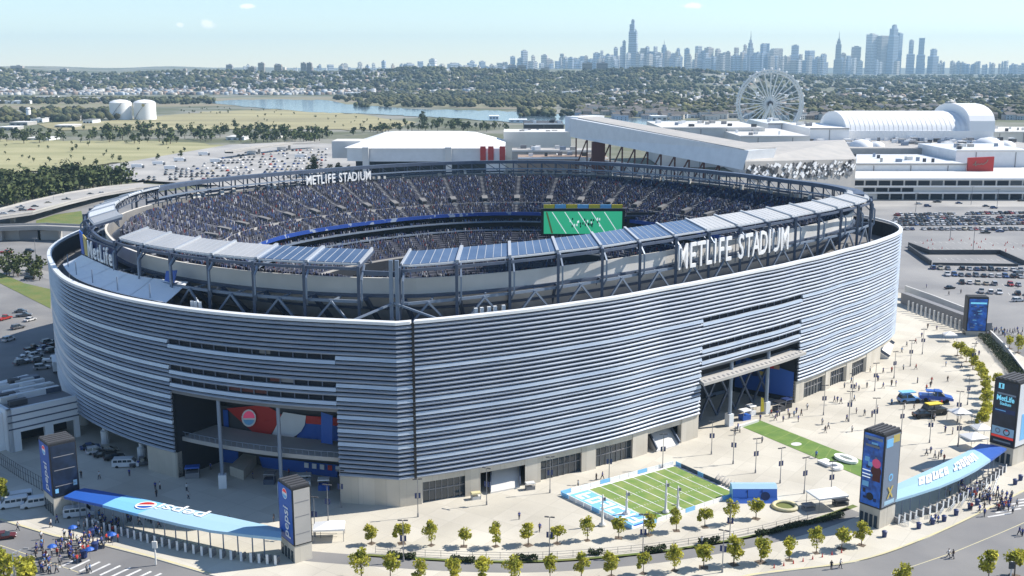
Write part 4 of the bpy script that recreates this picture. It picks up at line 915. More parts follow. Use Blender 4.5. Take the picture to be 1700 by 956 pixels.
# turnstiles in rows under the canopies
tsm = MB(); tsm.box((0, 0, .62), (.35, 1.6, 1.24)); tsm.mt(1).box((0, -.82, 1.0), (.5, .06, 1.9)); tsm.mt(0).bar((.2, 0, .95), (.75, .1, .85), .05).bar((.2, 0, .95), (.6, .1, .55), .05); TS = tsm.mesh('turnstile', ['grey', 'white_metal'])
def turn_row(Bk, Fr, f0, f1, n, s, where, grp):
    for i in range(n):
        f = f0+(f1-f0)*i/(n-1); p = on_roof(Bk, Fr, f, s); q = on_roof(Bk, Fr, min(1, f+.02), s); q0 = on_roof(Bk, Fr, max(0, f-.02), s); d = q-q0
        o = addmesh('turnstile', TS, None, (p.x, p.y, 0), (0, 0, math.atan2(d.y, d.x))); tag(o, 'turnstile, %s from the left under the %s' % (ORD[i], where), 'turnstile', grp)
turn_row(Bk, Fr, .18, .98, 26, 1.05, 'long roof beside the blue pylons', 'turnstiles of the left gate'); turn_row(Bk2, Fr2, .04, .96, 22, 1.02, 'light blue roof at the right gate', 'turnstiles of the right gate')
# queue rails and blue bins
bins = [(1525, 877), (1548, 870), (1567, 865), (1587, 855), (1610, 845), (1622, 838), (1639, 829), (1694, 797), (1685, 804), (1468, 891)]
bm = MB(); bm.lathe([(0, 0), (.42, 0), (.5, 1.0), (.55, 1.02), (.55, 1.15), (.3, 1.3), (0, 1.32)], 10); BN = bm.mesh('bin', 'navy')
for i, (x, y) in enumerate(sorted(bins)):
    o = addmesh('bin', BN, None, G(x, y)); tag(o, 'dark blue bin, %s from the left along the kerb before the right gate' % ORD[i], 'bin', 'blue bins at the right gate')
for i, (x, y) in enumerate([(140, 925), (158, 912), (183, 895), (152, 890)]):
    o = addmesh('bin', BN, None, G(x, y)); o.scale = (1.3, 1.3, 1.2); tag(o, 'blue bin, %s from the left among the crowd at the lower left' % ORD[i], 'bin', 'blue bins at the left gate')
for i in range(9):
    f = .08+.8*i/8; p = on_roof(Bk2, Fr2, f, 1.15); q = G(1508+i*17.5, 874-i*6.4); root = empty('queue_rail', (p.x, p.y, 0), label='white queue rail, %s from the left before the right gate' % ORD[i], cat='barrier', group='queue rails at the right gate')
    p = Vector((p.x, p.y, 0)); p = p.lerp(q, .12)
    for z in (.55, 1.05): MB().bar(p+Vector((0, 0, z)), q+Vector((0, 0, z)), .07).build('rail', 'white_metal', root)
    for k_ in range(6): 
        c = p.lerp(q, k_/5); MB().bar(c, c+Vector((0, 0, 1.08)), .08).build('post', 'white_metal', root)
# ================================================================ turf pitch, green strip, inflatable, tents
fq = [(935, 822), (1120, 772), (1226, 820), (1052, 878)]
root = empty('turf_pitch', G(*fq[0]), label='small green practice pitch with white yard lines and a blue end zone', cat='pitch')
A_, B_, C_, D_ = [G(*p) for p in fq]                 # left, top, right, bottom
def fp(u, v, z): 
    p = A_.lerp(B_, u).lerp(D_.lerp(C_, u), v); return Vector((p.x, p.y, z))
def fpq(name, u0, u1, v0, v1, z, m_): return MB().poly([fp(u0, v1, z), fp(u1, v1, z), fp(u1, v0, z), fp(u0, v0, z)]).build(name, m_, root)
MB().prism([fp(0, 0, 0), fp(1, 0, 0), fp(1, 1, 0), fp(0, 1, 0)], -.02, .06).build('base', 'white', root); fpq('turf', .20, .985, .03, .97, .07, 'turf'); fpq('end_zone', .03, .19, .03, .97, .07, 'lightblue')
for i in range(9): u = .20+.785*i/8; fpq('yard_line', u-.004, u+.004, .03, .97, .08, 'linewhite')
for v in (.36, .64): 
    for i in range(32): u = .205+.775*i/32; fpq('hash_mark', u, u+.004, v, v+.025, .082, 'linewhite')
zz = .08                                                     # worn white end-zone lettering, not legible
for i, st_ in enumerate(((0, 2, 3), (0, 1, 2, 4), (1, 3, 4), (0, 2, 4), (0, 1, 3), (1, 2, 3))):
    v0_ = .08+.145*i; v1_ = v0_+.115
    for k_ in st_:
        u0_, u1_, w0_, w1_ = ((.05, .175, v0_, v0_+.035), (.05, .175, v1_-.035, v1_), (.05, .078, v0_, v1_), (.10, .125, v0_, v1_), (.148, .175, v0_, v1_))[k_]; fpq('letter_stroke', u0_, u1_, w0_, w1_, zz, 'white'); zz += .003
fpq('end_band', .03, .19, .945, .97, .078, 'blue')
for (u0, v0, u1, v1, n, m_) in ((-.01, -.02, 1.0, -.02, 12, 'white'), (-.015, 0, -.015, 1.0, 9, 'white'), (1.01, 0, 1.01, .72, 8, 'steel'), (.1, 1.02, 1.0, 1.02, 10, 'white')):
    for i in range(n):
        p, q = fp(u0+(u1-u0)*(i+.02)/n, v0+(v1-v0)*(i+.02)/n, 0), fp(u0+(u1-u0)*(i+.98)/n, v0+(v1-v0)*(i+.98)/n, 0); up = Vector((0, 0, .45)); MB().bar(p+up, q+up, .12, .9).build('side_board', m_ if i % 4 else 'lightblue', root)
for i, (x, y, h) in enumerate(((1105, 851, 7), (1040, 853, 5), (1125, 846, 5.2), (1000, 872, 6.5))):
    p = G(x, y, .08); r = empty('inflatable_figure', p, label='pale standing target post with a padded base, %s from the left on the practice pitch' % ORD[[2, 1, 3, 0][i]], cat='target post', group='posts on the practice pitch')
    b = MB(); b.lathe([(0, 0), (.7, .0), (.75, .3), (.3, .6), (.22, h*.5), (.34, h*.55), (.2, h*.62), (.14, h), (0, h)], 10, p); b.build('post_body', 'offwhite', r, smooth=True); MB().box(p+Vector((.2, 0, h*.86)), (.8, .2, .7)).build('pad', 'grey', r)
bl = empty('bench_row', G(1180, 800), label='row of grey folding benches beside the pitch corner', cat='bench')
for i in range(7):
    p = G(1190+i*5.2, 796+i*2.6); MB().box(p+Vector((0, 0, .45)), (.5, 2.0, .08), -.5).box(p+Vector((.2, .1, .8)), (.06, 2.0, .6), -.5).box(p+Vector((0, 0, .2)), (.4, 1.6, .4), -.5).build('bench_seat', 'fascia', bl)
# the blue inflatable lounge
p0, p1 = G(1218, 836), G(1292, 836); ax = (p1-p0).normalized(); dp = Vector((-ax.y, ax.x, 0)); root = empty('inflatable_tent', p0, label='big blue inflatable stand with pale top beside the pitch', cat='inflatable'); L_ = (p1-p0).length
prof = [(0, 0), (1.1, 1.0), (1.5, 2.6), (2.6, 3.3), (4.2, 3.0), (4.8, 1.6), (4.6, 0)]
b = MB(); b.grid([[p0+ax*(L_*f)+dp*o+Vector((0, 0, z)) for o, z in prof] for f in np.linspace(0, 1, 7)]); b.build('body', 'blue', root, smooth=True)
for f in (0, 1): b = MB(); b.poly([p0+ax*(L_*f)+dp*o+Vector((0, 0, z)) for o, z in prof][::1 if f else -1]); b.build('end_panel', 'lightblue', root)
b = MB(); b.grid([[p0+ax*(L_*f)+dp*o+Vector((0, 0, z+.05)) for o, z in prof[2:5]] for f in (-.01, 1.01)]); b.build('top_pad', 'skyblue', root)
MB().poly([p0+ax*(L_*.72+1.0*math.cos(t))+dp*(.62+.2*math.sin(t))+Vector((0, 0, 1.4+.9*math.sin(t))) for t in np.linspace(0, 6.1, 16)]).build('emblem', 'navy', root)
for f in (.33, .66): MB().bar(p0+ax*(L_*f)+dp*.9+Vector((0, 0, .9)), p0+ax*(L_*f)+dp*1.35+Vector((0, 0, 2.5)), .12).build('seam', 'navy', root)
# green strip with the big number
gq = [(1226, 706), (1262, 698), (1440, 768), (1440, 796)]
P = [G(*p) for p in gq]; gs = empty('turf_strip', P[0], label='long green turf strip running from the right gate with a big white number', cat='turf strip'); MB().prism(P, -.02, .06).build('turf', 'turf_dark', gs)
MB().bar(G(1222, 710, .3), G(1258, 698, .3), .8, .6).build('head_board', 'offwhite', gs)
for i in range(9):
    f = .12+.095*i; a, c = P[0].lerp(P[3], f), P[1].lerp(P[2], f); d = (P[3]-P[0]).normalized()*.14; up = Vector((0, 0, .075)); MB().poly([a-d+up, a+d+up, c+d+up, c-d+up]).build('yard_line', 'turf', gs)
MB().poly([G(1322+9*math.cos(t), 737+3*math.sin(t), .085) for t in np.linspace(6.1, 0, 16)]).build('centre_mark', 'linewhite', gs)
yd = P[0].lerp(P[3], .5)-P[1].lerp(P[2], .5); xd = P[3]-P[0]
def bignum(s, px, py, size):
    c = G(px, py, .1); ob = addmesh('big_digit', text_mesh(s, size, 'white', .28, .22, .9)); upv = -xd.normalized(); xv = upv.cross(Vector((0, 0, 1))); place(ob, gs, frame_mat(None, xv, upv, c+Vector((0, 0, .35))))
bignum('5', 1396, 780, 8.5); bignum('0', 1420, 770, 8.5)
# white tents and canopies
def tent(x, y, w, d, h, rz, label, peak=1.0, m_='white'):
    p = G(x, y); r = empty('tent', p, label=label, cat='tent', group='white tents'); ca, sa = math.cos(rz), math.sin(rz)
    q = [p+Vector((i*w/2*ca-j*d/2*sa, i*w/2*sa+j*d/2*ca, 0)) for i, j in ((-1, -1), (1, -1), (1, 1), (-1, 1))]; up = Vector((0, 0, h)); b = MB(); a = p+Vector((0, 0, h+peak))
    for i in range(4): b.add([q[i]+up, q[(i+1) % 4]+up, a], [(0, 1, 2)]); b.quad(q[i]+up-Vector((0, 0, .35)), q[(i+1) % 4]+up-Vector((0, 0, .35)), q[(i+1) % 4]+up, q[i]+up)
    b.build('tent_top', m_, r)
    for c in q: MB().tube(c.lerp(p, .05), c.lerp(p, .05)+up, .06, n=6).build('pole', 'grey', r)
for a in ((1372, 842, 7, 5, 3.2, .3, 'white tent behind the railings left of the video pylon'), (1592, 700, 4.5, 4.5, 2.8, .2, 'white tent on the right plaza beside the show cars'), (1615, 742, 5, 4.5, 2.8, .3, 'white tent just above the light blue roof'), (1628, 727, 4, 4, 2.8, .1, 'small white tent at the end of the right tree row'),
          (1557, 797, 7, 3.5, 2.4, .45, 'grey shade roof behind the light blue roof'), (547, 893, 6, 4, 2.6, .1, 'white tent right of the blue logo pylon'), (1576, 566, 4, 3, 2.4, 0, 'small white tent at the top of the curved tree row')): tent(*a, m_='grey' if 'grey' in a[-1] else 'white')
p = G(1303, 842); r = empty('round_mat', p, label='pale round inflatable ring beside the blue inflatable stand', cat='ring'); b = MB(); b.lathe([(2.4, 0), (2.9, .25), (2.6, .6), (2.1, .6), (1.9, .25), (2.4, 0)], 20, p); b.build('ring', 'paleyellow', r, smooth=True); b = MB(); b.lathe([(0, .12), (1.9, .12)], 20, p); b.build('floor', 'grass', r)
# kiosks and stands inside the gates and around the wall, each its own thing
def kiosk(x, y, w, d, h, rz, label, m_='white_metal', top='navy', z=0.0):
    p = G(x, y, z); r = empty('kiosk', p, rz, label, 'kiosk', 'kiosks around the gates')
    addmesh('counter', MB().box((0, 0, h*.25), (w, d, h*.5)).mesh('counter', m_), r); addmesh('canopy', MB().box((0, 0, h), (w*1.1, d*1.1, .25), 0, .9).mesh('canopy', top), r)
    for sx in (-1, 1):
        for sy in (-1, 1): addmesh('post', MB().bar((sx*w*.47, sy*d*.47, 0), (sx*w*.47, sy*d*.47, h), .09).mesh('post', 'grey'), r)
for a in ((320, 792, 3, 2, 2.5, .2, 'grey kiosk with a blue top in the shade of the left gate', 'grey', 'blue'), (448, 802, 2.4, 2, 2.4, 0, 'dark kiosk beside the right column of the left gate', 'steel', 'grey'), (505, 806, 3, 2, 2.6, .1, 'pale stand at the back of the left gate', 'white_metal', 'offwhite'), (538, 812, 2.4, 1.8, 2.4, .1, 'blue stand near the right cheek of the left gate', 'blue', 'white'),
          (1236, 696, 2.6, 2, 2.6, .5, 'blue stand at the mouth of the right gate', 'blue', 'white'), (1246, 688, 2, 2, 2.5, .5, 'white stand just inside the right gate', 'white', 'white'), (1293, 682, 3, 2, 2.6, .6, 'dark stand behind the right gate column', 'darkgrey', 'black'), (1305, 676, 2.4, 2, 2.4, .6, 'black stand under the blue mural of the right gate', 'black', 'navy'),
          (660, 838, 1.6, 1.2, 1.8, .1, 'small blue-topped stand at the foot of the corner seam', 'offwhite', 'blue'), (790, 828, 2, 1.2, 1.4, .3, 'low pale stand by the first stair bay', 'offwhite', 'paleyellow'), (880, 812, 2, 1.2, 1.5, .3, 'low grey stand by the glass doors', 'grey', 'offwhite'), (1395, 838, 3, 1.6, 1.2, .3, 'low dark stand behind the white tent by the video pylon', 'darkgrey', 'black'), (1342, 846, 2.4, 1.6, 1.2, .3, 'low grey stand left of the white tent by the video pylon', 'grey', 'grey')):
    kiosk(*a)
p = G(1262, 690); r = empty('feather_flag', p, label='yellow feather flag standing beside the right gate column', cat='flag'); MB().tube(p, p+Vector((0, 0, 5)), .05, n=6).build('pole', 'grey', r); MB().hexa([p+Vector((.05, 0, 1)), p+Vector((1.0, 0, 1.2)), p+Vector((1.0, .05, 1.2)), p+Vector((.05, .05, 1))], [p+Vector((.05, 0, 5)), p+Vector((.7, 0, 4.7)), p+Vector((.7, .05, 4.7)), p+Vector((.05, .05, 5))]).build('cloth', 'yellow', r)
# ramp wall on the far right
def lowwall(pts, h, w, label, m_='offwhite', cat='wall'):
    P = [G(x, y) for x, y in pts]; r = empty('low_wall', P[0], label=label, cat=cat)
    for i in range(len(P)-1): MB().bar(P[i]+Vector((0, 0, h/2)), P[i+1]+Vector((0, 0, h/2)), w, h).build('wall_length', m_, r)
lowwall([(1500, 503), (1545, 520), (1600, 541), (1640, 556)], 4.2, 2.6, 'dark raised ramp wall with pale top behind the right corner of the stadium', 'grey')
lowwall([(1502, 494), (1548, 511), (1600, 532)], 4.9, .6, 'pale parapet along the raised ramp at the right', 'offwhite')
lowwall([(1640, 552), (1668, 580), (1700, 622)], 1.6, .5, 'low pale wall along the planted bank at the right edge', 'offwhite')
for i in range(14):
    x = 1505+i*7; p = G(x, 515+i*2.75); MB_ = MB().bar(p+Vector((0, -1.6, 0)), p+Vector((0, -1.6, 4.0)), .5); o = MB_.build('ramp_pier', 'offwhite'); tag(o, 'pale ramp pier, %s from the left under the raised ramp' % ORD[i], 'pier', 'ramp piers')
lowwall([(1508, 409), (1543, 422), (1660, 422), (1700, 440)], 2.2, .5, 'dark retaining wall around the sunken lot on the right', 'darkgrey'); lowwall([(1508, 414), (1545, 440)], 2.2, .8, 'dark slanting retaining wall at the left of the sunken lot', 'darkgrey'); lowwall([(1548, 440), (1690, 442)], 1.2, .4, 'low dark wall closing the sunken lot at the front', 'darkgrey')
# ================================================================ annex at the left edge
an = empty('annex_building', G(60, 755), label='pale banded annex with garage openings at the left edge', cat='building')
fl, fc, fr = G(-60, 742), G(18, 752), G(134, 724); hA = 10.5
dv = Vector((-26, 40, 0)); dv2 = (fr-fc); dv2.z = 0; nA = Vector((-dv2.y, dv2.x, 0)).normalized(); nA = nA if nA.y > 0 else -nA
pts = [fc, fr, fr+nA*26, fc+nA*26, ]
sidew = fc+nA*26
b = MB()
seg = [(0, .16, 0), (.16, .50, 4.6), (.50, .62, 0), (.62, .93, 4.6), (.93, 1.0, 0)]
for f0, f1, z in seg: b.hexa([fc.lerp(fr, f0)+Vector((0, 0, z)), fc.lerp(fr, f1)+Vector((0, 0, z)), fc.lerp(fr, f1)+nA*1+Vector((0, 0, z)), fc.lerp(fr, f0)+nA*1+Vector((0, 0, z))], [fc.lerp(fr, f0)+Vector((0, 0, hA)), fc.lerp(fr, f1)+Vector((0, 0, hA)), fc.lerp(fr, f1)+nA*1+Vector((0, 0, hA)), fc.lerp(fr, f0)+nA*1+Vector((0, 0, hA))])
b.build('front_wall', 'white_metal', an)
MB().hexa([fc, fc+nA*26, fc+nA*26+dv2.normalized(), fc+dv2.normalized()], [p+Vector((0, 0, hA)) for p in (fc, fc+nA*26, fc+nA*26+dv2.normalized(), fc+dv2.normalized())]).build('side_wall', 'white_metal', an)
MB().prism([fc-dv2.normalized()*16+nA*3, fc+nA*3-dv2.normalized()*.02, fc+nA*26-dv2.normalized()*.02, fc-dv2.normalized()*16+nA*26], 0, hA-1.2).build('side_wing', 'white_metal', an)
MB().prism([fc+nA*1.05+dv2.normalized()*1.05, fr+nA*1.05, fr+nA*26, fc+nA*26+dv2.normalized()*1.05], hA-1.2, hA-.6).build('roof', 'grey', an); MB().prism([fc+nA*8, fr+nA*8, fr+nA*8.4, fc+nA*8.4], 0, hA-1.3).build('garage_back', 'dark_gap', an)
for z in (5.6, 7.3, 9.0): MB().bar(fc-nA*.02+Vector((0, 0, z)), fr-nA*.02+Vector((0, 0, z)), .14, .32).build('reveal_line', 'steel', an)
for i in range(14):
    p = fc.lerp(fr, random.uniform(.08, .9))+nA*random.uniform(4, 23); MB().box(p+Vector((0, 0, hA-.6+.8)), (random.uniform(1.5, 5), random.uniform(1.2, 2.4), random.uniform(1.2, 2)), math.atan2(dv2.y, dv2.x)).build('roof_unit', random.choice(['grey', 'darkgrey', 'offwhite', 'steel']), an)
for k_ in range(3): p = fc+nA*(9+k_*4.5); MB().bar(p+dv2*.25+Vector((0, 0, hA+.2)), p+dv2*.95+Vector((0, 0, hA+.2)), 1.2, 1.5).build('duct', 'white_metal', an)
# ================================================================ arena
def box_px(name, x0, x1, yt, Y, depth, z0, m_, parent):
    a, c = AT(x0, yt, Y), AT(x1, yt, Y); b = MB(); b.prism([Vector((a.x, Y, 0)), Vector((c.x, Y, 0)), Vector((c.x, Y+depth, 0)), Vector((a.x, Y+depth, 0))], z0, a.z); return b.build(name, m_, parent)
Y = 880; xl, xr = AT(557, 250, Y).x, AT(843, 250, Y).x; w_ = xr-xl; ar = empty('arena', (xl+w_/2, Y, -1), label='white arena with a shallow faceted roof behind the stadium', cat='arena')
zc = AT(700, 246, Y).z; zl = AT(700, 268, Y).z; zt = AT(700, 221, Y+60).z
oc = [(xl+w_*.06, Y+6), (xl+w_*.20, Y), (xr-w_*.16, Y), (xr-w_*.03, Y+14), (xr-w_*.03, Y+100), (xr-w_*.18, Y+125), (xl+w_*.18, Y+125), (xl+w_*.06, Y+100)]
b = MB(); b.prism([Vector((x, y, 0)) for x, y in oc], zl, zc); b.build('wall', 'white_metal', ar)
b = MB(); cx, cy = xl+w_*.5, Y+60; b.prism([Vector((cx+(x-cx)*.9, cy+(y-cy)*.9, 0)) for x, y in oc], -1, zl); b.build('lower_wall', 'dark_gap', ar)
inner_ = [Vector((cx+(x-cx)*.62, cy+(y-cy)*.5, zt)) for x, y in oc]; outer_ = [Vector((cx+(x-cx)*1.03, cy+(y-cy)*1.03, zc+.05)) for x, y in oc]
for i in range(8): MB().quad(outer_[i], outer_[(i+1) % 8], inner_[(i+1) % 8], inner_[i]).build('roof_facet', 'white', ar)
MB().poly(inner_).build('roof_crown', 'white', ar)
for x in (AT(608, 260, Y).x, AT(745, 260, Y).x): MB().box((x, Y-2, zc/2), (5, 5, zc+2), 0).build('buttress', 'offwhite', ar)
for px, m_ in ((802, 'rooftan'), (815, 'red'), (834, 'red')): x = AT(px, 250, Y).x; MB().box((x, Y-3, zl+6), (4.5, .6, 13)).build('banner', 'red', ar)
MB().box((AT(822, 250, Y).x, Y+1.5, zc/2), (w_*.12, 7, zc), 0).build('entry_block', 'white', ar); MB().box((xl+5, Y+40, zc-3), (24, 30, 14), 0).build('annex_block', 'offwhite', ar)
# ================================================================ sloping ski hall
sk = empty('ski_hall', AT(1000, 270, 760)*1.0, label='long slanting white ski hall on trusses behind the stadium', cat='building'); sk.location.z = -1
a0, a1 = AT(946, 196, 800), AT(1243, 250, 640); b0, b1 = AT(946, 227, 800), AT(1222, 282, 640); bk = Vector((21, 19, 0))
b1.x = a1.x-3; b1.y = a1.y; 
MB().hexa([b0, b1, b1+bk, b0+bk], [a0, a1, a1+bk, a0+bk]).build('hall_tube', 'white_metal', sk)
MB().hexa([a0+Vector((4, 3, .05)), a1+Vector((-2, 3, .05)), a1+bk*.96+Vector((0, 0, .05)), a0+bk*.96+Vector((0, 0, .05))], [a0+Vector((4, 3, .6)), a1+Vector((-2, 3, .6)), a1+bk*.96+Vector((0, 0, .6)), a0+bk*.96+Vector((0, 0, .6))]).build('roof', 'fascia', sk)
q = AT(938, 193, 803); MB().hexa([Vector((q.x, 800, b0.z+4)), b0+Vector((3, -.5, 3)), b0+bk+Vector((3, 0, 3)), Vector((q.x, 800, b0.z+4))+bk], [q, a0+Vector((6, -.5, 1)), a0+bk+Vector((6, 0, 1)), q+bk]).build('hall_end', 'white', sk)
for f in np.linspace(.05, .9, 12):
    p = b0.lerp(b1, f); MB().bar(Vector((p.x, p.y+8, -1)), p+Vector((0, 8, .3)), 1.0).build('truss_leg', 'darkred', sk)
    if f < .85: q = b0.lerp(b1, f+.075); MB().bar(Vector((p.x, p.y+8, p.z*.45)), q+Vector((0, 8, 0)), .7).build('truss_brace', 'darkred', sk)
for z in (10, 20): MB().bar(Vector((b0.x, b0.y+8, z)), Vector((b1.x-10, b1.y+8, z*.8)), .8).build('truss_chord', 'darkred', sk)
p = b0.lerp(b1, .20); MB().box((p.x, p.y+4, p.z/2-.5), (9, 9, p.z+1)).build('lift_tower', 'darkred', sk)
MB().prism([Vector((b0.x-8, b0.y+25, 0)), Vector((b1.x-8, b1.y+32, 0)), Vector((b1.x-8, b1.y+40, 0)), Vector((b0.x-8, b0.y+45, 0))], -1, 24).build('lower_hall', 'offwhite', sk)
e0, e1 = AT(1240, 290, 636), AT(1420, 291, 700); eh0, eh1 = AT(1240, 250, 636).z, AT(1420, 262, 700).z
MB().hexa([Vector((a1.x-3, 634, -1)), Vector((e1.x, 700, -1)), Vector((e1.x+10, 760, -1)), Vector((a1.x+20, 730, -1))], [Vector((a1.x-3, 634, AT(1243, 268, 634).z)), Vector((e1.x, 700, AT(1420, 264, 700).z)), Vector((e1.x+10, 760, 40)), Vector((a1.x+20, 730, 40))]).build('patterned_wall', 'fascia', sk)
d = Vector((e1.x-a1.x+3, 66, 0)); dn = Vector((d.y, -d.x, 0)).normalized()
rp = random.Random(9)
for i in range(290):
    f = rp.uniform(.02, .98); p = Vector((a1.x-3, 634, 0))+d*f+dn*.12; z = 24.5+rp.uniform(0, 8)-f*2.5; s = rp.uniform(.8, 2.3); u = d.normalized(); p = p+dn*(i*.003)
    MB().poly([p-u*s+Vector((0, 0, z)), p+u*s*.3+Vector((0, 0, z-s*.6)), p+u*s+Vector((0, 0, z+s*.5)), p+u*.1*s+Vector((0, 0, z+s))]).build('cladding_piece', rp.choice(['darkgrey', 'black', 'grey', 'white', 'white']), sk)
# ================================================================ mall
ml = empty('mall', (AT(1550, 320, 745).x, 745, -1), label='sprawling white mall with dark parking decks and a barrel-vaulted hall', cat='building')
def mbox(name, x0, x1, yt, Y, depth, m_, z0=-1, par=None):
    o = box_px(name, x0, x1, yt, Y, depth, z0, m_, par or ml); a, c = AT(x0, yt, Y), AT(x1, yt, Y); rr = random.Random(int(x0+yt))
    if name in ('store', 'upper_store'):
        w = c.x-a.x
        for q in range(2+int(w/9)):
            s = rr.uniform(1.5, 5); MB().box((rr.uniform(a.x+4, c.x-4), Y+rr.uniform(.12, .85)*depth, a.z+rr.uniform(.6, 1.6)), (s, s*rr.uniform(.5, 1.2), 3.2), rr.uniform(0, .3)).build('roof_unit', rr.choice(['grey', 'darkgrey', 'white', 'fascia', 'steel_light', 'offwhite']), o)
        MB().bar((a.x, Y-.3, a.z-.2), (c.x, Y-.3, a.z-.2), .9, 1.3).build('parapet', rr.choice(['white', 'offwhite', 'fascia']), o)
        for q in range(int(w/22)): MB().bar((a.x+w*(q+.5)/int(w/22), Y-.15, 0), (a.x+w*(q+.5)/int(w/22), Y-.15, a.z-1.2), .5, .5).build('panel_joint', 'grey', o)
    return o
mbox('parking_block', 1400, 1900, 296, 745, 140, 'offwhite')
for (yt, yb, x0, x1) in ((300, 308, 1392, 1720), (312, 318, 1432, 1518), (322, 331, 1455, 1720)):
    n = int((x1-x0)/21)
    for i in range(n):
        xa, xb = x0+(x1-x0)*(i+.06)/n, x0+(x1-x0)*(i+.94)/n; A, C2 = AT(xa, yb, 744.6), AT(xb, yt, 744.6); MB().box(((A.x+C2.x)/2, 744.8, (A.z+C2.z)/2), (C2.x-A.x, .5, C2.z-A.z)).build('deck_opening', 'glass' if (i % 3 == 1 and yt < 310 and i > 4) else 'dark_gap', ml)
for yy in (297, 309.5, 320): A = AT(1400, yy, 743.5); C2 = AT(1720, yy, 743.5); MB().bar(A, C2, 1.2, 1.0).build('deck_edge', 'white', ml)
mbox('upper_store', 1420, 1605, 272, 800, 90, 'white_metal'); mbox('upper_store', 1588, 1720, 250, 830, 80, 'white_metal'); mbox('roof_slab', 1330, 1760, 246, 900, 180, 'fascia')
mbox('store', 1300, 1420, 262, 760, 60, 'fascia'); mbox('store', 1230, 1345, 226, 930, 120, 'offwhite'); mbox('store', 1100, 1270, 212, 1000, 120, 'offwhite'); mbox('store', 1345, 1410, 213, 980, 100, 'white'); mbox('store', 1275, 1320, 205, 1080, 90, 'white_metal'); mbox('store', 1640, 1800, 219, 1040, 90, 'offwhite'); mbox('store', 870, 936, 205, 1050, 60, 'darkgrey'); mbox('store', 840, 945, 222, 960, 40, 'steel_light'); mbox('store_parapet', 836, 948, 219, 955, 46, 'offwhite')
mbox('store', 860, 1010, 262, 800, 30, 'rooftan'); mbox('store', 850, 1000, 250, 860, 30, 'fascia')
# barrel-vaulted hall with ribs
Yv = 1000; xa, xb = AT(1405, 218, Yv).x, AT(1612, 218, Yv).x; zb, zt = AT(1500, 219, Yv).z, AT(1500, 187, Yv).z; n = 26
for i in range(n):
    x0, x1 = xa+(xb-xa)*i/n, xa+(xb-xa)*(i+.9)/n; rows = []
    for x in (x0, x1): rows.append([(x, Yv+45-45*math.cos(t), zb+(zt-zb)*math.sin(t)) for t in np.linspace(0, math.pi, 11)])
    MB().grid(rows).build('vault_panel', 'white', ml, smooth=True)
mbox('vault_base', 1400, 1650, 217, Yv-2, 100, 'white'); rows = []
for x in (xa+.5, xb-.5): rows.append([(x, Yv+45-44.6*math.cos(t), zb+(zt-zb-.4)*math.sin(t)) for t in np.linspace(0, math.pi, 11)])
b = MB(); b.grid(rows); b.poly(rows[0][::-1]); b.build('vault_lining', 'white', ml)
x0, x1 = AT(1608, 218, Yv).x, AT(1650, 218, Yv).x; zt2 = AT(1630, 174, Yv).z
rows = [[(x, Yv+45-47*math.cos(t), zb+(zt2-zb)*abs(math.sin(t))**.6) for t in np.linspace(0, math.pi, 15)] for x in (x0, x1)]
b = MB(); b.grid(rows); b.poly(rows[0][::-1]); b.poly(rows[1]); b.build('vault_head', 'white', ml)
for i in range(90):
    x = random.uniform(1340, 1700); p = AT(x, random.uniform(228, 246), random.uniform(905, 980)); zr = AT(x, 246, 900).z; s = random.uniform(2, 7); MB().box((p.x, p.y+20, zr+1.2), (s, s*.8, random.uniform(2, 4.5)), random.uniform(0, .4)).build('roof_unit', random.choice(['white', 'grey', 'darkgrey', 'fascia', 'white', 'steel_light']), ml)
for (x, s) in ((1430, 10), (1455, 7), (1640, 13), (1670, 8)):
    p = AT(x, 240, 925); zr = AT(x, 246, 900).z; MB().lathe([(s, 0), (s*.9, s*.25), (s*.5, s*.5), (0, s*.58)], 16, (p.x, p.y, zr)).build('skylight_dome', 'white', ml, smooth=True)
A, C2 = AT(1606, 284, 798), AT(1651, 260, 796)
rs = empty('billboard', (A.x, 798, A.z), label='red billboard with faint script on the mall roof', cat='billboard'); MB().hexa([A+Vector((0, 2, 0)), Vector((C2.x, 798, A.z)), Vector((C2.x, 796, A.z)), A], [Vector((A.x, 800, C2.z-1)), Vector((C2.x, 798, C2.z)), C2, Vector((A.x, 798, C2.z-1))]).build('board', 'red', rs)
pts_ = [(.18, .42), (.26, .5), (.30, .68), (.27, .36), (.38, .5), (.46, .46), (.52, .52), (.58, .46), (.64, .54), (.70, .6), (.76, .8)]; dd_ = Vector((C2.x-A.x, C2.y-A.y, 0)); w2_ = [A+dd_*u+Vector((0, -.35, (C2.z-A.z)*v)) for u, v in pts_]
for i in range(len(w2_)-1): MB().bar(w2_[i], w2_[i+1], .3, .55).build('script_stroke', 'rooftan', rs)
for s in (.15, .85): MB().bar((A.x+(C2.x-A.x)*s, 799.5, A.z-14), (A.x+(C2.x-A.x)*s, 799.5, A.z+4), .8).build('support', 'grey', rs)
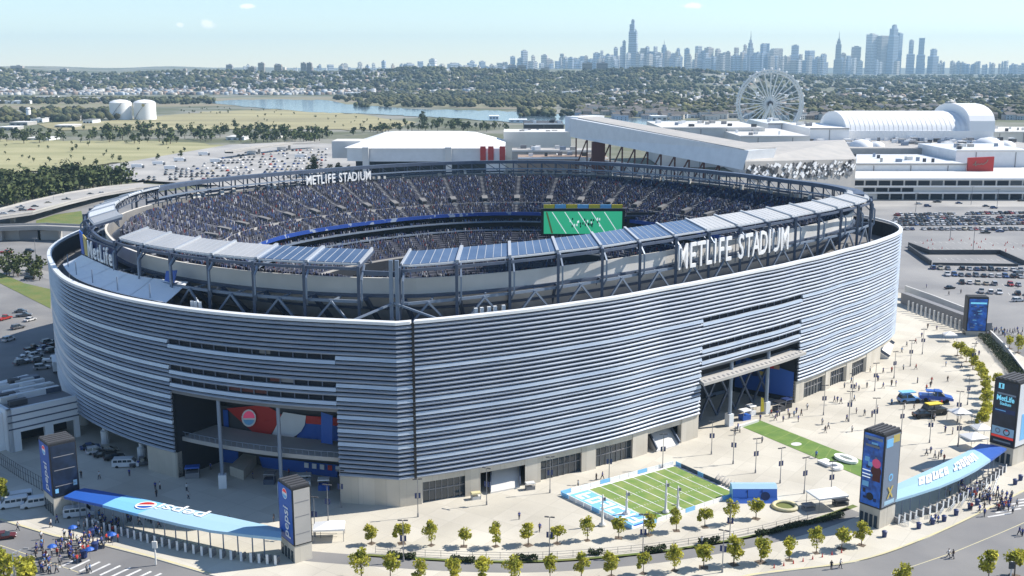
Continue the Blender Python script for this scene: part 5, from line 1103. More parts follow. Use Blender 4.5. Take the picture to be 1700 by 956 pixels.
# ================================================================ observation wheel
wc = AT(1278, 172, 1300); Rw = 39.0; wh = empty('observation_wheel', (wc.x, wc.y, -1), label='white observation wheel standing behind the mall roofs', cat='ferris wheel')
for dy in (-1.6, 1.6):
    b = MB()
    for i in range(56):
        a, c = 2*math.pi*i/56, 2*math.pi*(i+1)/56
        for r_ in (Rw, Rw-3): b.bar(wc+Vector((r_*math.cos(a), dy, r_*math.sin(a))), wc+Vector((r_*math.cos(c), dy, r_*math.sin(c))), 1.5)
        b.bar(wc+Vector((Rw*math.cos(a), dy, Rw*math.sin(a))), wc+Vector(((Rw-3)*math.cos(c), dy, (Rw-3)*math.sin(c))), .35)
    b.build('rim', 'white', wh)
for i in range(28):
    a = 2*math.pi*i/28; MB().bar(wc, wc+Vector(((Rw-3)*math.cos(a), 0, (Rw-3)*math.sin(a))), 1.3, 1.1).build('spoke', 'white', wh); c = wc+Vector(((Rw+1.6)*math.cos(a), 0, (Rw+1.6)*math.sin(a))); b = MB(); b.lathe([(0, -1.3), (1.1, -1), (1.4, 0), (1.1, 1), (0, 1.3)], 8, c); b.build('cabin', 'white_metal', wh, smooth=True)
MB().tube(wc-Vector((0, 3, 0)), wc+Vector((0, 3, 0)), 3.0, n=16).build('hub', 'darkgrey', wh)
for sx in (-1, 1):
    for dy in (-6, 6): MB().bar(wc+Vector((0, dy*.6, 0)), Vector((wc.x+sx*16, wc.y+dy*1.6, -1)), 1.8).build('support_leg', 'white', wh)
# ================================================================ storage tanks
for i, px in enumerate((201.5, 241.5)):
    p = G(px, 198, -1.3); rt = 19*38/1837*1900/39; b = MB(); t = empty('storage_tank', p, label='white domed storage tank on the meadow, the %s one' % ('left' if i == 0 else 'right'), cat='tank', group='white storage tanks'); rt = 18.7
    MB().lathe([(rt, 0), (rt, 29)], 40, p).build('shell', 'white', t, smooth=True); MB().lathe([(rt+.2, 29), (rt*.85, 31.5), (rt*.5, 33.6), (0, 34.6)], 40, p).build('dome', 'white', t, smooth=True)
    b = MB()
    for q in range(14): a = 3.9+q*.09; b.bar(p+Vector(((rt+.5)*math.cos(a), (rt+.5)*math.sin(a), 1+q*2)), p+Vector(((rt+.5)*math.cos(a+.09), (rt+.5)*math.sin(a+.09), 3+q*2)), .9, .5)
    b.build('stair', 'grey', t)
    if i: MB().poly([p+Vector((rt*.2+2.6*math.cos(a), -rt*1.01, 25+2.6*math.sin(a))) for a in np.linspace(0, 6, 14)]).build('emblem', 'gold', t)
# ================================================================ highway viaduct on the left
def viaduct(pts, zs, w, label):
    P = [G(x, y, z) for (x, y), z in zip(pts, zs)]; r = empty('viaduct', Vector((P[0].x, P[0].y, 0)), label=label, cat='bridge'); L_, R_ = [], []
    for i, p in enumerate(P):
        d = P[min(i+1, len(P)-1)]-P[max(i-1, 0)]; n_ = Vector((-d.y, d.x, 0)).normalized()*w/2; L_.append(p+n_); R_.append(p-n_)
    b = MB(); dn_ = Vector((0, 0, 1.4)); b.grid([R_, L_]); b.grid([[p-dn_ for p in R_], R_]); b.grid([L_, [p-dn_ for p in L_]]); b.grid([[p-dn_ for p in L_], [p-dn_ for p in R_]]); b.build('deck', 'palelot', r)
    for S in (L_, R_):
        b = MB()
        for i in range(len(S)-1): b.bar(S[i]+Vector((0, 0, .5)), S[i+1]+Vector((0, 0, .5)), .35, 1.0)
        b.build('parapet', 'fascia', r)
    for i in range(1, len(P)-1):
        if P[i].z > 3: MB().bar((P[i].x, P[i].y, -.2), P[i]-dn_, 2.4).build('pier', 'fascia', r)
    return P
hw = viaduct([(-120, 372), (-40, 360), (20, 352), (80, 336), (140, 322), (200, 312), (260, 306)], [6, 6, 6, 5.5, 5, 4, 3], 26, 'broad highway viaduct curving behind the stadium at the left')
viaduct([(-100, 376), (0, 377), (70, 375), (140, 378), (175, 380)], [7, 7, 7, 7, 7], 10, 'low concrete overpass beside the left end of the stadium')
viaduct([(380, 252), (430, 244), (480, 238), (526, 236)], [6, 7, 7, 6], 10, 'curved ramp bridge over the pale truck lot')
for i, px in enumerate((15, 50, 80)): a = G(px-12, 398), G(px+12, 398); o = MB().box(G(px, 398)+Vector((0, 3, 2.4)), (11, 5, 5)).build('abutment', 'fascia' if i != 1 else 'grey'); tag(o, 'concrete abutment under the low overpass, %s from the left' % ORD[i], 'abutment', 'overpass abutments')
# ================================================================ woods
def wood(name, regions, label, seed, size, nleaf, m_, zb=-.5, leaf=1.0):
    rr = random.Random(seed); b = MB(); bt = MB()
    for (poly, n) in regions:
        xs = [p[0] for p in poly]; ys = [p[1] for p in poly]; k_ = 0
        while k_ < n:
            x, y = rr.uniform(min(xs), max(xs)), rr.uniform(min(ys), max(ys)); ins = False; j = len(poly)-1
            for i in range(len(poly)):
                if (poly[i][1] > y) != (poly[j][1] > y) and x < (poly[j][0]-poly[i][0])*(y-poly[i][1])/(poly[j][1]-poly[i][1])+poly[i][0]: ins = not ins
                j = i
            if not ins: continue
            k_ += 1; p = G(x, y, zb); h = size*rr.uniform(.6, 1.3); rx = h*rr.uniform(.38, .55); bt.tube(p, p+Vector((0, 0, h*.5)), h*.04, h*.025, 5, cap=False)
            for lb in range(6):
                a = rr.uniform(0, 6.28); q = rr.uniform(0, .7)*rx; c0 = p+Vector((q*math.cos(a), q*math.sin(a), h*rr.uniform(.4, .88))); rl = rx*rr.uniform(.35, .6)
                for l_ in range(nleaf//6):
                    u = Vector((rr.gauss(0, 1), rr.gauss(0, 1), rr.gauss(0, 1))).normalized(); c = c0+u*rl*rr.uniform(.6, 1.05); t = (u+Vector((rr.gauss(0, .5), rr.gauss(0, .5), rr.gauss(0, .5)))).normalized(); v = t.orthogonal().normalized(); w2 = t.cross(v); s = leaf*h*.09*rr.uniform(.6, 1.4)
                    b.quad(c-v*s, c+w2*s*.8, c+v*s, c-w2*s*.8)
    o = b.build(name, m_); tag(o, label, 'woods', kind='stuff'); o2 = bt.build('trunks', 'bark', o); o2['kind'] = 'stuff'; return o
wood('woodland', [([(-80, 345), (0, 350), (60, 345), (150, 322), (225, 312), (200, 300), (120, 296), (60, 302), (-80, 310)], 210)], 'dark green wood along the highway at the left', 3, 13, 96, 'woodleaf')
wood('tree_belt', [([(-40, 230), (90, 224), (130, 232), (60, 238), (-40, 240)], 40), ([(110, 236), (280, 241), (370, 232), (380, 222), (250, 212), (130, 216)], 120), ([(380, 236), (520, 240), (560, 226), (450, 214), (400, 217)], 90), ([(560, 226), (640, 214), (700, 206), (840, 212), (840, 220), (700, 218)], 70)], 'belt of green trees between the meadows behind the left rim', 5, 11, 48, 'woodleaf', -1.2, 1.4)
wood('scrub', [([(-60, 238), (60, 236), (280, 240), (360, 246), (200, 266), (0, 284), (-60, 284)], 34), ([(300, 205), (480, 188), (660, 202), (620, 213), (300, 213)], 40), ([(0, 186), (170, 186), (170, 198), (0, 205)], 40), ([(300, 176), (420, 182), (520, 188), (300, 190)], 30)], 'low scrub dotted over the pale meadows', 12, 4.5, 30, 'woodleaf', -1.0, 1.6)
wood('bushes', [([(-20, 455), (40, 462), (80, 470), (84, 455), (20, 432), (-20, 430)], 26)], 'brownish bushes beside the left slip road', 8, 6, 90, 'woodleaf', -.1)
ND = {}
def mid_tree(x, y, h, lb, grp='trees around the arena', m_='woodleaf'):
    k_ = int(h) % 3
    if k_ not in ND: ND[k_] = make_tree('broad_tree', 10, 4.4, 30+k_, m_, 520, 1.0); o = ND[k_]
    else: o = copy_tree(ND[k_])
    o.location = G(x, y, -.3); s = h/10; o.scale = (s, s, s*.95); o.rotation_euler = (0, 0, random.uniform(0, 6)); tag(o, lb, 'tree', grp)
for i, (x, y, h) in enumerate(((520, 291, 17), (549, 290, 9), (562, 288, 10), (578, 289, 8), (598, 287, 9), (640, 284, 10), (655, 284, 8), (670, 283, 8), (884, 276, 13), (866, 272, 8))): mid_tree(x, y, h, 'round green tree, %s from the left in front of the arena' % ORD[i])
for i, (x, y, h) in enumerate(((703, 207, 22), (390, 214, 14), (375, 222, 12), (160, 275, 7), (120, 282, 7), (200, 268, 6), (262, 266, 7), (300, 262, 8))): mid_tree(x, y, h, 'lone tree at the edge of the pale meadow, %s of eight' % ORD[i], 'lone trees on the meadow')
# ================================================================ far tree cover, houses, plants beyond the river
ico = bmesh.new(); bmesh.ops.create_icosphere(ico, subdivisions=1, radius=1.0); IV = np.array([v.co[:] for v in ico.verts]); IF = np.array([[v.index for v in f.verts] for f in ico.faces]); ico.free()
IV2 = IV*(1+RNG.uniform(-.28, .28, (len(IV), 1)))
def ground_z(x, y): return hill_h(x, y) if y > 3600 else -2.0
def scatter(n, x0, x1, y0, y1, keep=lambda x, y: True):
    out = []
    while len(out) < n:
        px, py = random.uniform(x0, x1), random.uniform(y0, y1)
        if not keep(px, py): continue
        Y = (CAMH)/((py-110)/1837.0); p = AT(px, py, Y); 
        out.append((p.x, Y, ground_z(p.x, Y)))
    return np.array(out)
def not_water(x, y): return not (330 < x < 1300 and 163+max(0, (x-560))*.042 < y < 172+max(0, x-400)*.062 and x < 1250)
def trees_bulk(name, P, smin, smax, label, flat=.8):
    N = len(P); k_ = 3; Q = np.repeat(P, k_, 0); s = np.repeat(RNG.uniform(smin, smax, N), k_); Q = Q+RNG.normal(0, 1, Q.shape)*s[:, None]*[.7, .7, .12]; Q[:, 2] += s*.75
    S = np.stack([s*RNG.uniform(.6, 1.0, len(s)), s*RNG.uniform(.6, 1.0, len(s)), s*flat*RNG.uniform(.7, 1.0, len(s))], 1)
    o = bulk(name, IV2, IF, Q, S, RNG.uniform(0, 6.28, len(s)), None, 'fartree'); tag(o, label, 'trees')
trees_bulk('far_trees', np.concatenate([scatter(1150, 850, 1720, 146, 196, lambda x, y: not_water(x, y) and (y < 180 or x > 900)), scatter(500, 600, 1000, 148, 172, not_water)]), 7, 11, 'tree cover spreading beyond the mall and the river')
trees_bulk('shore_trees', np.concatenate([scatter(130, 590, 900, 168, 176), scatter(140, 560, 860, 160, 167), scatter(120, 860, 1240, 182, 192), scatter(260, -20, 350, 163, 171), scatter(90, 0, 180, 182, 200)]), 6, 9, 'dark trees along the far bank of the river')
hp = []
while len(hp) < 2600:
    r_ = random.random(); px = random.uniform(-60, 680) if r_ < .34 else random.uniform(660, 1240) if r_ < .72 else random.uniform(1240, 1760); Y = random.uniform(3900, 5000) if px < 1150 else random.uniform(3600, 8500); x = (px-850)/1837*Y; z = hill_h(x, Y); hp.append((x, Y, z))
trees_bulk('hill_trees', np.array(hp), 8, 14, 'wooded hillside below the distant city')
def ok_house(px, py): return True
HM = []
def house_mesh(w, d, h, rf):
    b = MB(); b.mt(0).box((0, 0, h/2), (w, d, h)); b.mt(1); y = d/2+.4; x = w/2+.4
    b.add([(-x, -y, h), (x, -y, h), (x, y, h), (-x, y, h), (-x, 0, h+rf), (x, 0, h+rf)], [(0, 1, 5, 4), (2, 3, 4, 5), (3, 0, 4), (1, 2, 5)])
    b.mt(2)
    for i in range(3):
        for z in (1.6, 4.2):
            if z+1 < h: b.box((w*(-.3+.3*i), -d/2-.02, z), (1.3, .1, 1.4))
    return b.mesh('house', ['housewall', 'roofgrey', 'glass'])
HM = [house_mesh(12, 10, 6.5, 3), house_mesh(16, 11, 7, 2.5), house_mesh(10, 12, 9, 3), house_mesh(22, 14, 8, .3)]
HC = [((.62, .6, .56), 'white'), ((.5, .46, .4), 'beige'), ((.55, .55, .56), 'pale grey'), ((.36, .27, .22), 'brick'), ((.45, .5, .56), 'bluish')]
hpos = []
for _ in range(3000):
    px = random.uniform(-10, 660) if random.random() < .64 else random.uniform(660, 1710); r_ = random.random()
    Y = random.uniform(3600, 4900) if px < 660 else (random.uniform(3500, 4800) if px < 1150 else random.uniform(2300, 6500)); x = (px-850)/1837*Y; hpos.append((x, Y, ground_z(x, Y), px))
for _ in range(900):
    px = random.uniform(960, 1710); py = random.uniform(150, 196); Y = 90/((py-110)/1837); hpos.append(((px-850)/1837*Y, Y, -2.0, px))
hpos.sort(key=lambda p: p[1])
for i, (x, Y, z, px) in enumerate(hpos[:300]):
    c, nm = random.choice(HC); o = addmesh('house', HM[i % 4], None, (x, Y, z-.3), (0, 0, random.uniform(-.5, .5))); s = random.uniform(1.0, 1.6); o.scale = (s, s, s*.9); o.color = (*c, 1)
    tag(o, 'small %s house in the far town %s' % (nm, 'on the left hillside' if px < 660 else 'below the middle ridge' if px < 1150 else 'beyond the mall on the right'), 'house', 'far %s houses %s' % (nm, 'left' if px < 660 else 'middle' if px < 1150 else 'right'))
rest = np.array([p[:3] for p in hpos[300:]])
bv = [(-.5, -.5, 0), (.5, -.5, 0), (.5, .5, 0), (-.5, .5, 0), (-.5, -.5, .6), (.5, -.5, .6), (.5, .5, .6), (-.5, .5, .6), (-.5, 0, .85), (.5, 0, .85)]
bf = [(0, 1, 5), (0, 5, 4), (1, 2, 6), (1, 6, 5), (2, 3, 7), (2, 7, 6), (3, 0, 4), (3, 4, 7), (4, 5, 9), (4, 9, 8), (6, 7, 8), (6, 8, 9), (7, 4, 8), (5, 6, 9)]
N = len(rest); sc2 = np.stack([RNG.uniform(8, 22, N), RNG.uniform(8, 14, N), RNG.uniform(6, 13, N)], 1); cc = np.array([c for c, _ in HC])[RNG.integers(0, 5, N)]*RNG.uniform(.35, 1.0, (N, 1))
o = bulk('hillside_houses', bv, bf, rest, sc2, RNG.uniform(-.6, .6, N), cc, 'attrcol'); tag(o, 'far houses packed over the hillside under the skyline', 'houses')
# low warehouses and plant, each its own thing
wh_ = [(20, 165, 60, 5, 3000), (70, 158, 40, 5, 3000), (150, 160, 50, 6, 3100), (620, 152, 90, 4, 3400), (700, 158, 60, 4, 3000), (850, 140, 50, 9, 3700), (840, 146, 50, 5, 3500), (930, 150, 60, 5, 3300), (1010, 148, 40, 4, 3300), (1060, 182, 20, 4, 2200), (1095, 190, 26, 6, 1900), (1180, 190, 24, 6, 1900), (1220, 187, 20, 6, 1900), (1140, 188, 30, 5, 1950), (1320, 150, 40, 4, 3000), (1420, 145, 60, 5, 3200), (1520, 140, 80, 4, 3600), (1600, 150, 40, 5, 3100), (1560, 176, 50, 5, 2200), (1660, 182, 40, 6, 2100), (1480, 170, 40, 5, 2300), (1620, 165, 50, 5, 2400),
       (30, 200, 30, 5, 1800), (60, 194, 20, 6, 1850), (125, 190, 14, 7, 1900), (145, 196, 16, 6, 1850), (8, 208, 26, 5, 1700), (105, 205, 30, 4, 1750), (60, 226, 40, 4, 1450), (390, 224, 30, 5, 1400), (450, 222, 24, 4, 1450), (860, 196, 30, 3, 1900), (820, 190, 16, 4, 2000)]
for i, (px, py, w, h, Y) in enumerate(sorted(wh_)):
    Y2 = 90/((py+h-110)/1837.0); p = AT(px, py, Y2); ww = w/1837*Y2; hh_ = h/1837*Y2; r = empty('warehouse', (p.x, Y2, -2), label='low pale flat-roofed warehouse on the plain, %s from the left' % (ORD[i] if i < 30 else ['thirty-first', 'thirty-second', 'thirty-third', 'thirty-fourth'][i-30]), cat='warehouse', group='far warehouses'); MB().box((p.x, Y2+18, hh_/2-2), (ww, 36, hh_)).build('walls', random.choice(['offwhite', 'white_metal', 'white', 'fascia']), r); MB().box((p.x, Y2+18, hh_-1.7), (ww+1, 37, .6)).build('roof', random.choice(['white', 'offwhite', 'grey']), r)
    d = MB(); n = max(3, int(ww/14))
    for q in range(n): d.box((p.x-ww/2+ww*(q+.5)/n, Y2-.2, hh_*.25-2+.6), (ww/n*.5, .6, hh_*.4))
    d.build('doors', 'darkgrey', r)
p = G(48, 197, -1.5); r = empty('silo', p, label='slim white silo at the left beyond the meadow', cat='silo'); MB().lathe([(4, 0), (4, 18), (3, 19.5), (0, 20)], 18, p).build('shell', 'white', r, smooth=True); MB().lathe([(4.3, 16), (4.3, 17)], 18, p).build('band', 'grey', r)
# ================================================================ skyline
sk_list = []
z3 = [(15, 320, 20), (55, 330, 15), (82, 288, 28), (120, 345, 25), (133, 320, 12), (180, 312, 34), (215, 335, 36), (280, 303, 30), (315, 325, 18), (380, 335, 40), (430, 318, 18), (432, 355, 60), (490, 300, 30), (520, 285, 12), (540, 308, 35), (600, 270, 30), (640, 265, 25), (740, 272, 35), (780, 265, 18), (800, 290, 20), (825, 262, 30), (832, 300, 30), (900, 310, 30), (930, 300, 30), (955, 275, 15), (990, 275, 28), (1070, 260, 50), (1100, 285, 30), (1130, 270, 40), (1180, 280, 40), (1210, 300, 40), (1285, 268, 35), (1335, 255, 14), (1440, 250, 40), (1500, 280, 40)]
for x, y, w in z3: sk_list.append((850+x/3.413, y/3.413, w/3.413, 9800))
for x, y, w in [(65, 155, 45), (130, 180, 60), (210, 165, 50), (295, 190, 55), (365, 210, 35), (460, 205, 25), (525, 172, 35), (605, 110, 42), (655, 117, 48), (690, 157, 35), (742, 105, 25), (800, 140, 30), (840, 128, 38), (910, 185, 40)]: sk_list.append((1250+x/2.987, 20+y/2.987, w/2.987, 10600))
for x, y, w in [(597, 158, 35), (680, 150, 30), (757, 155, 15), (797, 140, 20), (900, 160, 22), (960, 155, 45), (1022, 142, 25), (1075, 130, 45), (1145, 160, 25), (1205, 155, 50), (1300, 150, 20), (1380, 175, 60), (1455, 150, 30), (1500, 145, 30), (1545, 115, 22), (1580, 125, 15), (1610, 82, 28), (1640, 140, 20), (1660, 110, 15), (512, 160, 30), (55, 175, 35)]: sk_list.append((400+x/3.4, 60+y/3.4, w/3.4, 9000))
rs_ = random.Random(21)
def env(x):                                            # roofline of the minor towers
    return np.interp(x, [560, 850, 900, 980, 1050, 1150, 1250, 1350, 1440, 1520, 1560, 1620, 1700], [106, 103, 100, 95, 88, 88, 88, 92, 94, 96, 104, 107, 106])
for i in range(150):
    x = rs_.triangular(700, 1570, 1150); w = rs_.uniform(3, 9); sk_list.append((x, env(x)+rs_.uniform(-3, 9), w, rs_.choice([9300, 9700, 10100, 10500])))
for i in range(46): x = rs_.uniform(1560, 1720); sk_list.append((x, rs_.uniform(101, 108), rs_.uniform(2, 6), 10500))
for i in range(60): x = rs_.uniform(380, 860); sk_list.append((x, rs_.uniform(107, 115), rs_.uniform(2, 7), rs_.choice([5400, 6500, 8200])))
def tower(px, py, w, Y, label, group, colr, spire=0, steps_=None):
    p = AT(px, py, Y); W_ = w/1837*Y; H_ = p.z; o_ = Vector((p.x, Y, -2)); r = empty('tower', o_, rs_.choice([.5, .55, .6, .5, -.3]), label=label, cat='skyscraper', group=group)
    prof = steps_ or ([(0, 1, 1)] if W_ < 40 or rs_.random() < .5 else [(0, rs_.uniform(.55, .8), 1), (0, 1, rs_.uniform(.55, .8))])
    z0 = 0; b = MB(); bands = MB()
    for dx, zf, wf in prof:
        z1 = (H_+2)*zf; dd = W_*wf*.85; b.box((dx*W_, 30, (z0+z1)/2), (W_*wf, dd, z1-z0)); n = int((z1-z0)/14)
        if W_*wf > 14:
            for q in range(1, min(n, 34)): bands.box((dx*W_, 30, z0+(z1-z0)*q/n), (W_*wf*1.004+.6, dd+.8, 3.4))
        z0 = z1
    body = addmesh('shaft', b.mesh('shaft', 'facade'), r); body.color = (*colr, 1)
    if bands.v: addmesh('window_bands', bands.mesh('window_bands', 'glass'), r)['kind'] = 'stuff'
    if spire: addmesh('spire', MB().tube((prof[-1][0]*W_, 30, H_), (prof[-1][0]*W_, 30, H_+spire), W_*.08, .6, 8).mesh('spire', 'grey'), r)
    elif rs_.random() < .6: addmesh('roof_plant', MB().box((prof[-1][0]*W_, 30, H_+3+2), (W_*prof[-1][2]*.5, W_*.4, 10)).mesh('roof_plant', 'fascia'), r)
    return r
cols_ = [(.56, .58, .62), (.44, .50, .58), (.66, .60, .53), (.74, .72, .70), (.36, .43, .53), (.58, .50, .43)]
nmc = ['grey', 'blue-grey', 'tan', 'pale', 'dark glass', 'brownish']
for i, (x, y, w, Y) in enumerate(sorted(sk_list)):
    k_ = rs_.randrange(6); zone = 'left of the tallest tower' if x < 1040 else 'between the tallest tower and the second spire' if x < 1250 else 'around the thin spire on the right' if x < 1560 else 'low on the right horizon'
    size = 'broad' if w > 9 else 'narrow' if w < 5 else 'medium'
    tower(x, y, w, Y, '%s %s high-rise, %s from the left in the hazy skyline' % (size, nmc[k_], ordn(i)), '%s %s high-rises %s' % (size, nmc[k_], zone), cols_[k_])
tower(1051, 33, 14, 9500, 'tallest slender supertall tower rising over the hazy skyline', None, (.38, .42, .48), steps_=[(.0, .60, 1), (-.03, .80, .92), (-.16, .93, .55), (-.08, 1, .36)])
tower(1057, 49, 5, 9560, 'shaft standing right against the tallest tower', None, (.34, .38, .44), steps_=[(0, 1, 1)]); tower(1040, 68, 4, 9500, 'thin needle tower just left of the tallest tower', None, (.36, .38, .42), steps_=[(0, 1, 1)])
tower(1106, 74, 8, 9900, 'pointed tower right of the tallest one', None, (.22, .28, .36), spire=40, steps_=[(0, .75, 1), (0, .92, .8), (0, 1, .5)])
tower(1250, 66, 11, 10400, 'tapering tower with a tall spire in the middle of the skyline', None, (.36, .38, .42), spire=85, steps_=[(0, .55, 1), (0, .78, .75), (0, .92, .52), (0, 1, .3)])
tower(1393, 64, 10, 10500, 'stepped tower with a needle spire left of the glass cluster', None, (.42, .40, .38), spire=70, steps_=[(0, .45, 1.3), (0, .85, .9), (0, .95, .6), (0, 1, .35)])
tower(1490, 42, 13, 10300, 'tallest glass tower of the right-hand cluster with a slanted pale cap', None, (.40, .46, .54), steps_=[(0, .8, 1), (-.1, .94, .8), (-.05, 1, .5)])
# blocks of flats on the ridge
for i, (x, y, w, h) in enumerate([(27, 109, 20, 13), (105, 114, 12, 12), (125, 120, 16, 5), (306, 114, 5, 9), (380, 107, 10, 12), (416, 111, 10, 9), (433, 104, 10, 14), (461, 107, 12, 10), (503, 104, 8, 14), (513, 104, 8, 14), (770, 114, 18, 14), (850, 108, 14, 22), (866, 108, 14, 22), (905, 112, 14, 20), (975, 104, 16, 14), (1000, 104, 18, 12), (625, 123, 24, 12), (700, 112, 8, 10), (735, 112, 12, 10)]):
    Y = 4950; p = AT(x, y, Y); ww, hh_ = w/1837*Y, h/1837*Y+12; r = empty('apartment_block', (p.x, Y, p.z-hh_), label='block of flats on the ridge, %s from the left' % ORD[i], cat='apartment block', group='flats on the ridge')
    bd = addmesh('walls', MB().box((0, 10, hh_/2), (ww, 20, hh_)).mesh('walls', 'facade'), r); bd.color = (*rs_.choice([(.42, .36, .31), (.46, .42, .38), (.30, .27, .27), (.42, .42, .44)]), 1); b = MB()
    for q in range(1, max(2, int(hh_/6))): b.box((0, 10, q*6), (ww*1.002+.4, 20.6, 2))
    addmesh('window_bands', b.mesh('window_bands', 'glass'), r)['kind'] = 'stuff'; addmesh('roof_plant', MB().box((ww*.1, 10, hh_+1.5), (ww*.3, 8, 3.4)).mesh('roof_plant', 'fascia'), r)
# ================================================================ cars
def car_mesh(kind):
    L_, Wd, hb, hr = {'sedan': (4.6, 1.8, .85, 1.45), 'suv': (4.7, 1.9, 1.0, 1.75), 'van': (5.8, 2.05, 1.15, 2.45), 'pickup': (5.5, 1.95, 1.05, 1.85)}[kind]
    b = MB(); x = L_/2; y = Wd/2
    def loft(secs, m_):
        b.mt(m_); rows = [[(px, -w, z) for px, z in s]+[] for s, w in secs]
    def slab(pts0, y0, pts1, y1, m_):                # two mirrored side outlines
        b.mt(m_); n = len(pts0); V = [(px, -y0, z) for px, z in pts0]+[(px, y0, z) for px, z in pts0]; b.add(V, [tuple(range(n))[::1], tuple(range(2*n-1, n-1, -1))]+[(i, i+n, (i+1) % n+n, (i+1) % n) for i in range(n)])
    body = [(-x, .35), (-x, hb*.92), (-x*.93, hb), (x*.55, hb), (x*.95, hb*.8), (x, hb*.6), (x, .35)]
    slab(body, y, None, 0, 0)
    c = {'sedan': (-x*.72, -x*.42, x*.12, x*.5), 'suv': (-x*.95, -x*.82, x*.1, x*.45), 'van': (-x*.98, -x*.94, x*.55, x*.82), 'pickup': (-x*.15, -x*.1, x*.2, x*.52)}[kind]
    yt = y*.8; b.mt(1); V = [(c[0], -y*.96, hb), (c[3], -y*.96, hb), (c[3], y*.96, hb), (c[0], y*.96, hb), (c[1], -yt, hr-.06), (c[2], -yt, hr-.06), (c[2], yt, hr-.06), (c[1], yt, hr-.06)]
    b.add(V, [(0, 1, 5, 4), (1, 2, 6, 5), (2, 3, 7, 6), (3, 0, 4, 7)]); b.mt(0); b.box(((c[1]+c[2])/2, 0, hr-.02), (c[2]-c[1]+.1, yt*2+.06, .1))
    for px in ((c[1]+c[2])/2,): 
        for s in (-1, 1): b.bar((px, s*y*.955, hb), (px, s*yt*1.01, hr-.05), .14)
    if kind == 'van':
        for s in (-1, 1): b.box((-x*.1, s*y*.97, hb+.15), (L_*.8, .08, .35))
    b.mt(2)
    for sx in (-.62, .62):
        for s in (-1, 1): b.tube((sx*x, s*(y-.22), .34), (sx*x, s*(y+.02), .34), .34, n=10)
    b.mt(3)
    for s in (-1, 1): b.box((x*.985, s*y*.7, hb*.66), (.12, .35, .16))
    b.mt(4)
    for s in (-1, 1): b.box((-x*.995, s*y*.75, hb*.75), (.08, .28, .2))
    return b.mesh('car_'+kind, ['paint', 'glass', 'tyre', 'white', 'red'])
CM = {k_: car_mesh(k_) for k_ in ('sedan', 'suv', 'van', 'pickup')}
CCOL = [((.02, .022, .026), 'black')]*4+[((.62, .62, .63), 'white')]*4+[((.32, .33, .35), 'silver')]*3+[((.11, .115, .13), 'grey')]*3+[((.03, .07, .2), 'blue')]*2+[((.32, .025, .02), 'red')]+[((.4, .36, .28), 'beige')]
ncar = 0
def car(p, rz, where, grp, kind=None, colr=None, z=-.09):
    global ncar
    kind = kind or random.choice(['sedan', 'sedan', 'suv', 'suv', 'pickup']); c, nm = colr or random.choice(CCOL); o = addmesh('parked_car', CM[kind], None, (p.x, p.y, z), (0, 0, rz)); o.color = (*c, 1); ncar += 1
    tag(o, '%s %s %s' % (nm, {'suv': 'suv', 'sedan': 'saloon', 'pickup': 'pickup', 'van': 'van'}[kind], where), 'car' if kind != 'van' else 'van', '%s %s cars %s' % (nm, kind, grp)); return o
def lot_row(x0, y0, x1, y1, where, grp, step=2.75, fill=.92, ang=None):
    a, c = G(x0, y0), G(x1, y1); d = (c-a); n = int(d.length/step); rz = math.atan2(d.y, d.x)+math.pi/2+(ang or 0)
    for i in range(n):
        if random.random() > fill: continue
        car(a.lerp(c, (i+.5)/n)+Vector((random.uniform(-.15, .15), random.uniform(-.3, .3), 0)), rz+(math.pi if random.random() < .5 else 0)+random.uniform(-.03, .03), '%s from the left, %s' % (ordn(i), where), grp)
for i, r_ in enumerate(((1543, 446, 1712, 450), (1566, 457, 1712, 461), (1590, 470, 1712, 475), (1622, 485, 1712, 490))): lot_row(*r_, 'in the %s row of the near right lot' % ORD[3-i], 'near right lot row %s' % ORD[3-i], 3.0)
for i, r_ in enumerate(((1484, 358, 1712, 354), (1484, 364, 1712, 361), (1480, 368.5, 1712, 366), (1480, 374, 1712, 372), (1490, 381, 1712, 382))): lot_row(*r_, 'in the %s row of the far right lot' % ORD[i], 'far right lot row %s' % ORD[i], 3.1, .95)
for (x, y, a) in ((1636, 387, 0), (1660, 385, 0), (1540, 343, .05), (1556, 336, .05), (1592, 338, 0), (1525, 339, .05), (1650, 346, .1), (1637, 343, .1), (1695, 334, 0), (1690, 455, .4), (1577, 479, .3), (1690, 500, .2)): car(G(x, y), a, 'driving across the open right lot', 'loose right lot')
for i, (x, y, a) in enumerate([(60, 592, .9), (68, 586, .9), (74, 579, .9), (52, 600, .9), (64, 600, .9), (48, 590, .9), (80, 570, .9), (70, 612, .5), (86, 600, .3), (40, 596, .9), (88, 584, .9), (55, 580, .9), (92, 572, .9), (36, 604, .9)]): car(G(x, y), a, 'parked in the shaded yard left of the stadium', 'shaded left yard')
for i, (x, y, a) in enumerate([(15, 565, 1.2), (40, 525, .3), (50, 532, 1.2), (30, 545, 1.0), (20, 440, .2), (45, 432, 1.0), (60, 438, .8), (62, 446, .8), (10, 420, .1), (50, 418, .1), (50, 463, .1), (72, 440, 1.1), (8, 530, 1.2), (35, 518, .3)]): car(G(x, y), a, 'on the slip road left of the stadium', 'left slip road')
for i, (x, y, a) in enumerate([(20, 352, .35), (38, 350, .35), (58, 343, .4), (34, 345, .4), (80, 336, .4), (110, 330, .5), (170, 318, .5), (6, 356, .3), (150, 320, .5), (52, 349, .4)]):
    p = G(x, y, 5.8); car(p, a, 'on the highway viaduct at the left', 'highway', z=5.85-.02*max(0, x-40)*.9 if x < 100 else 4.9-(x-110)*.011)
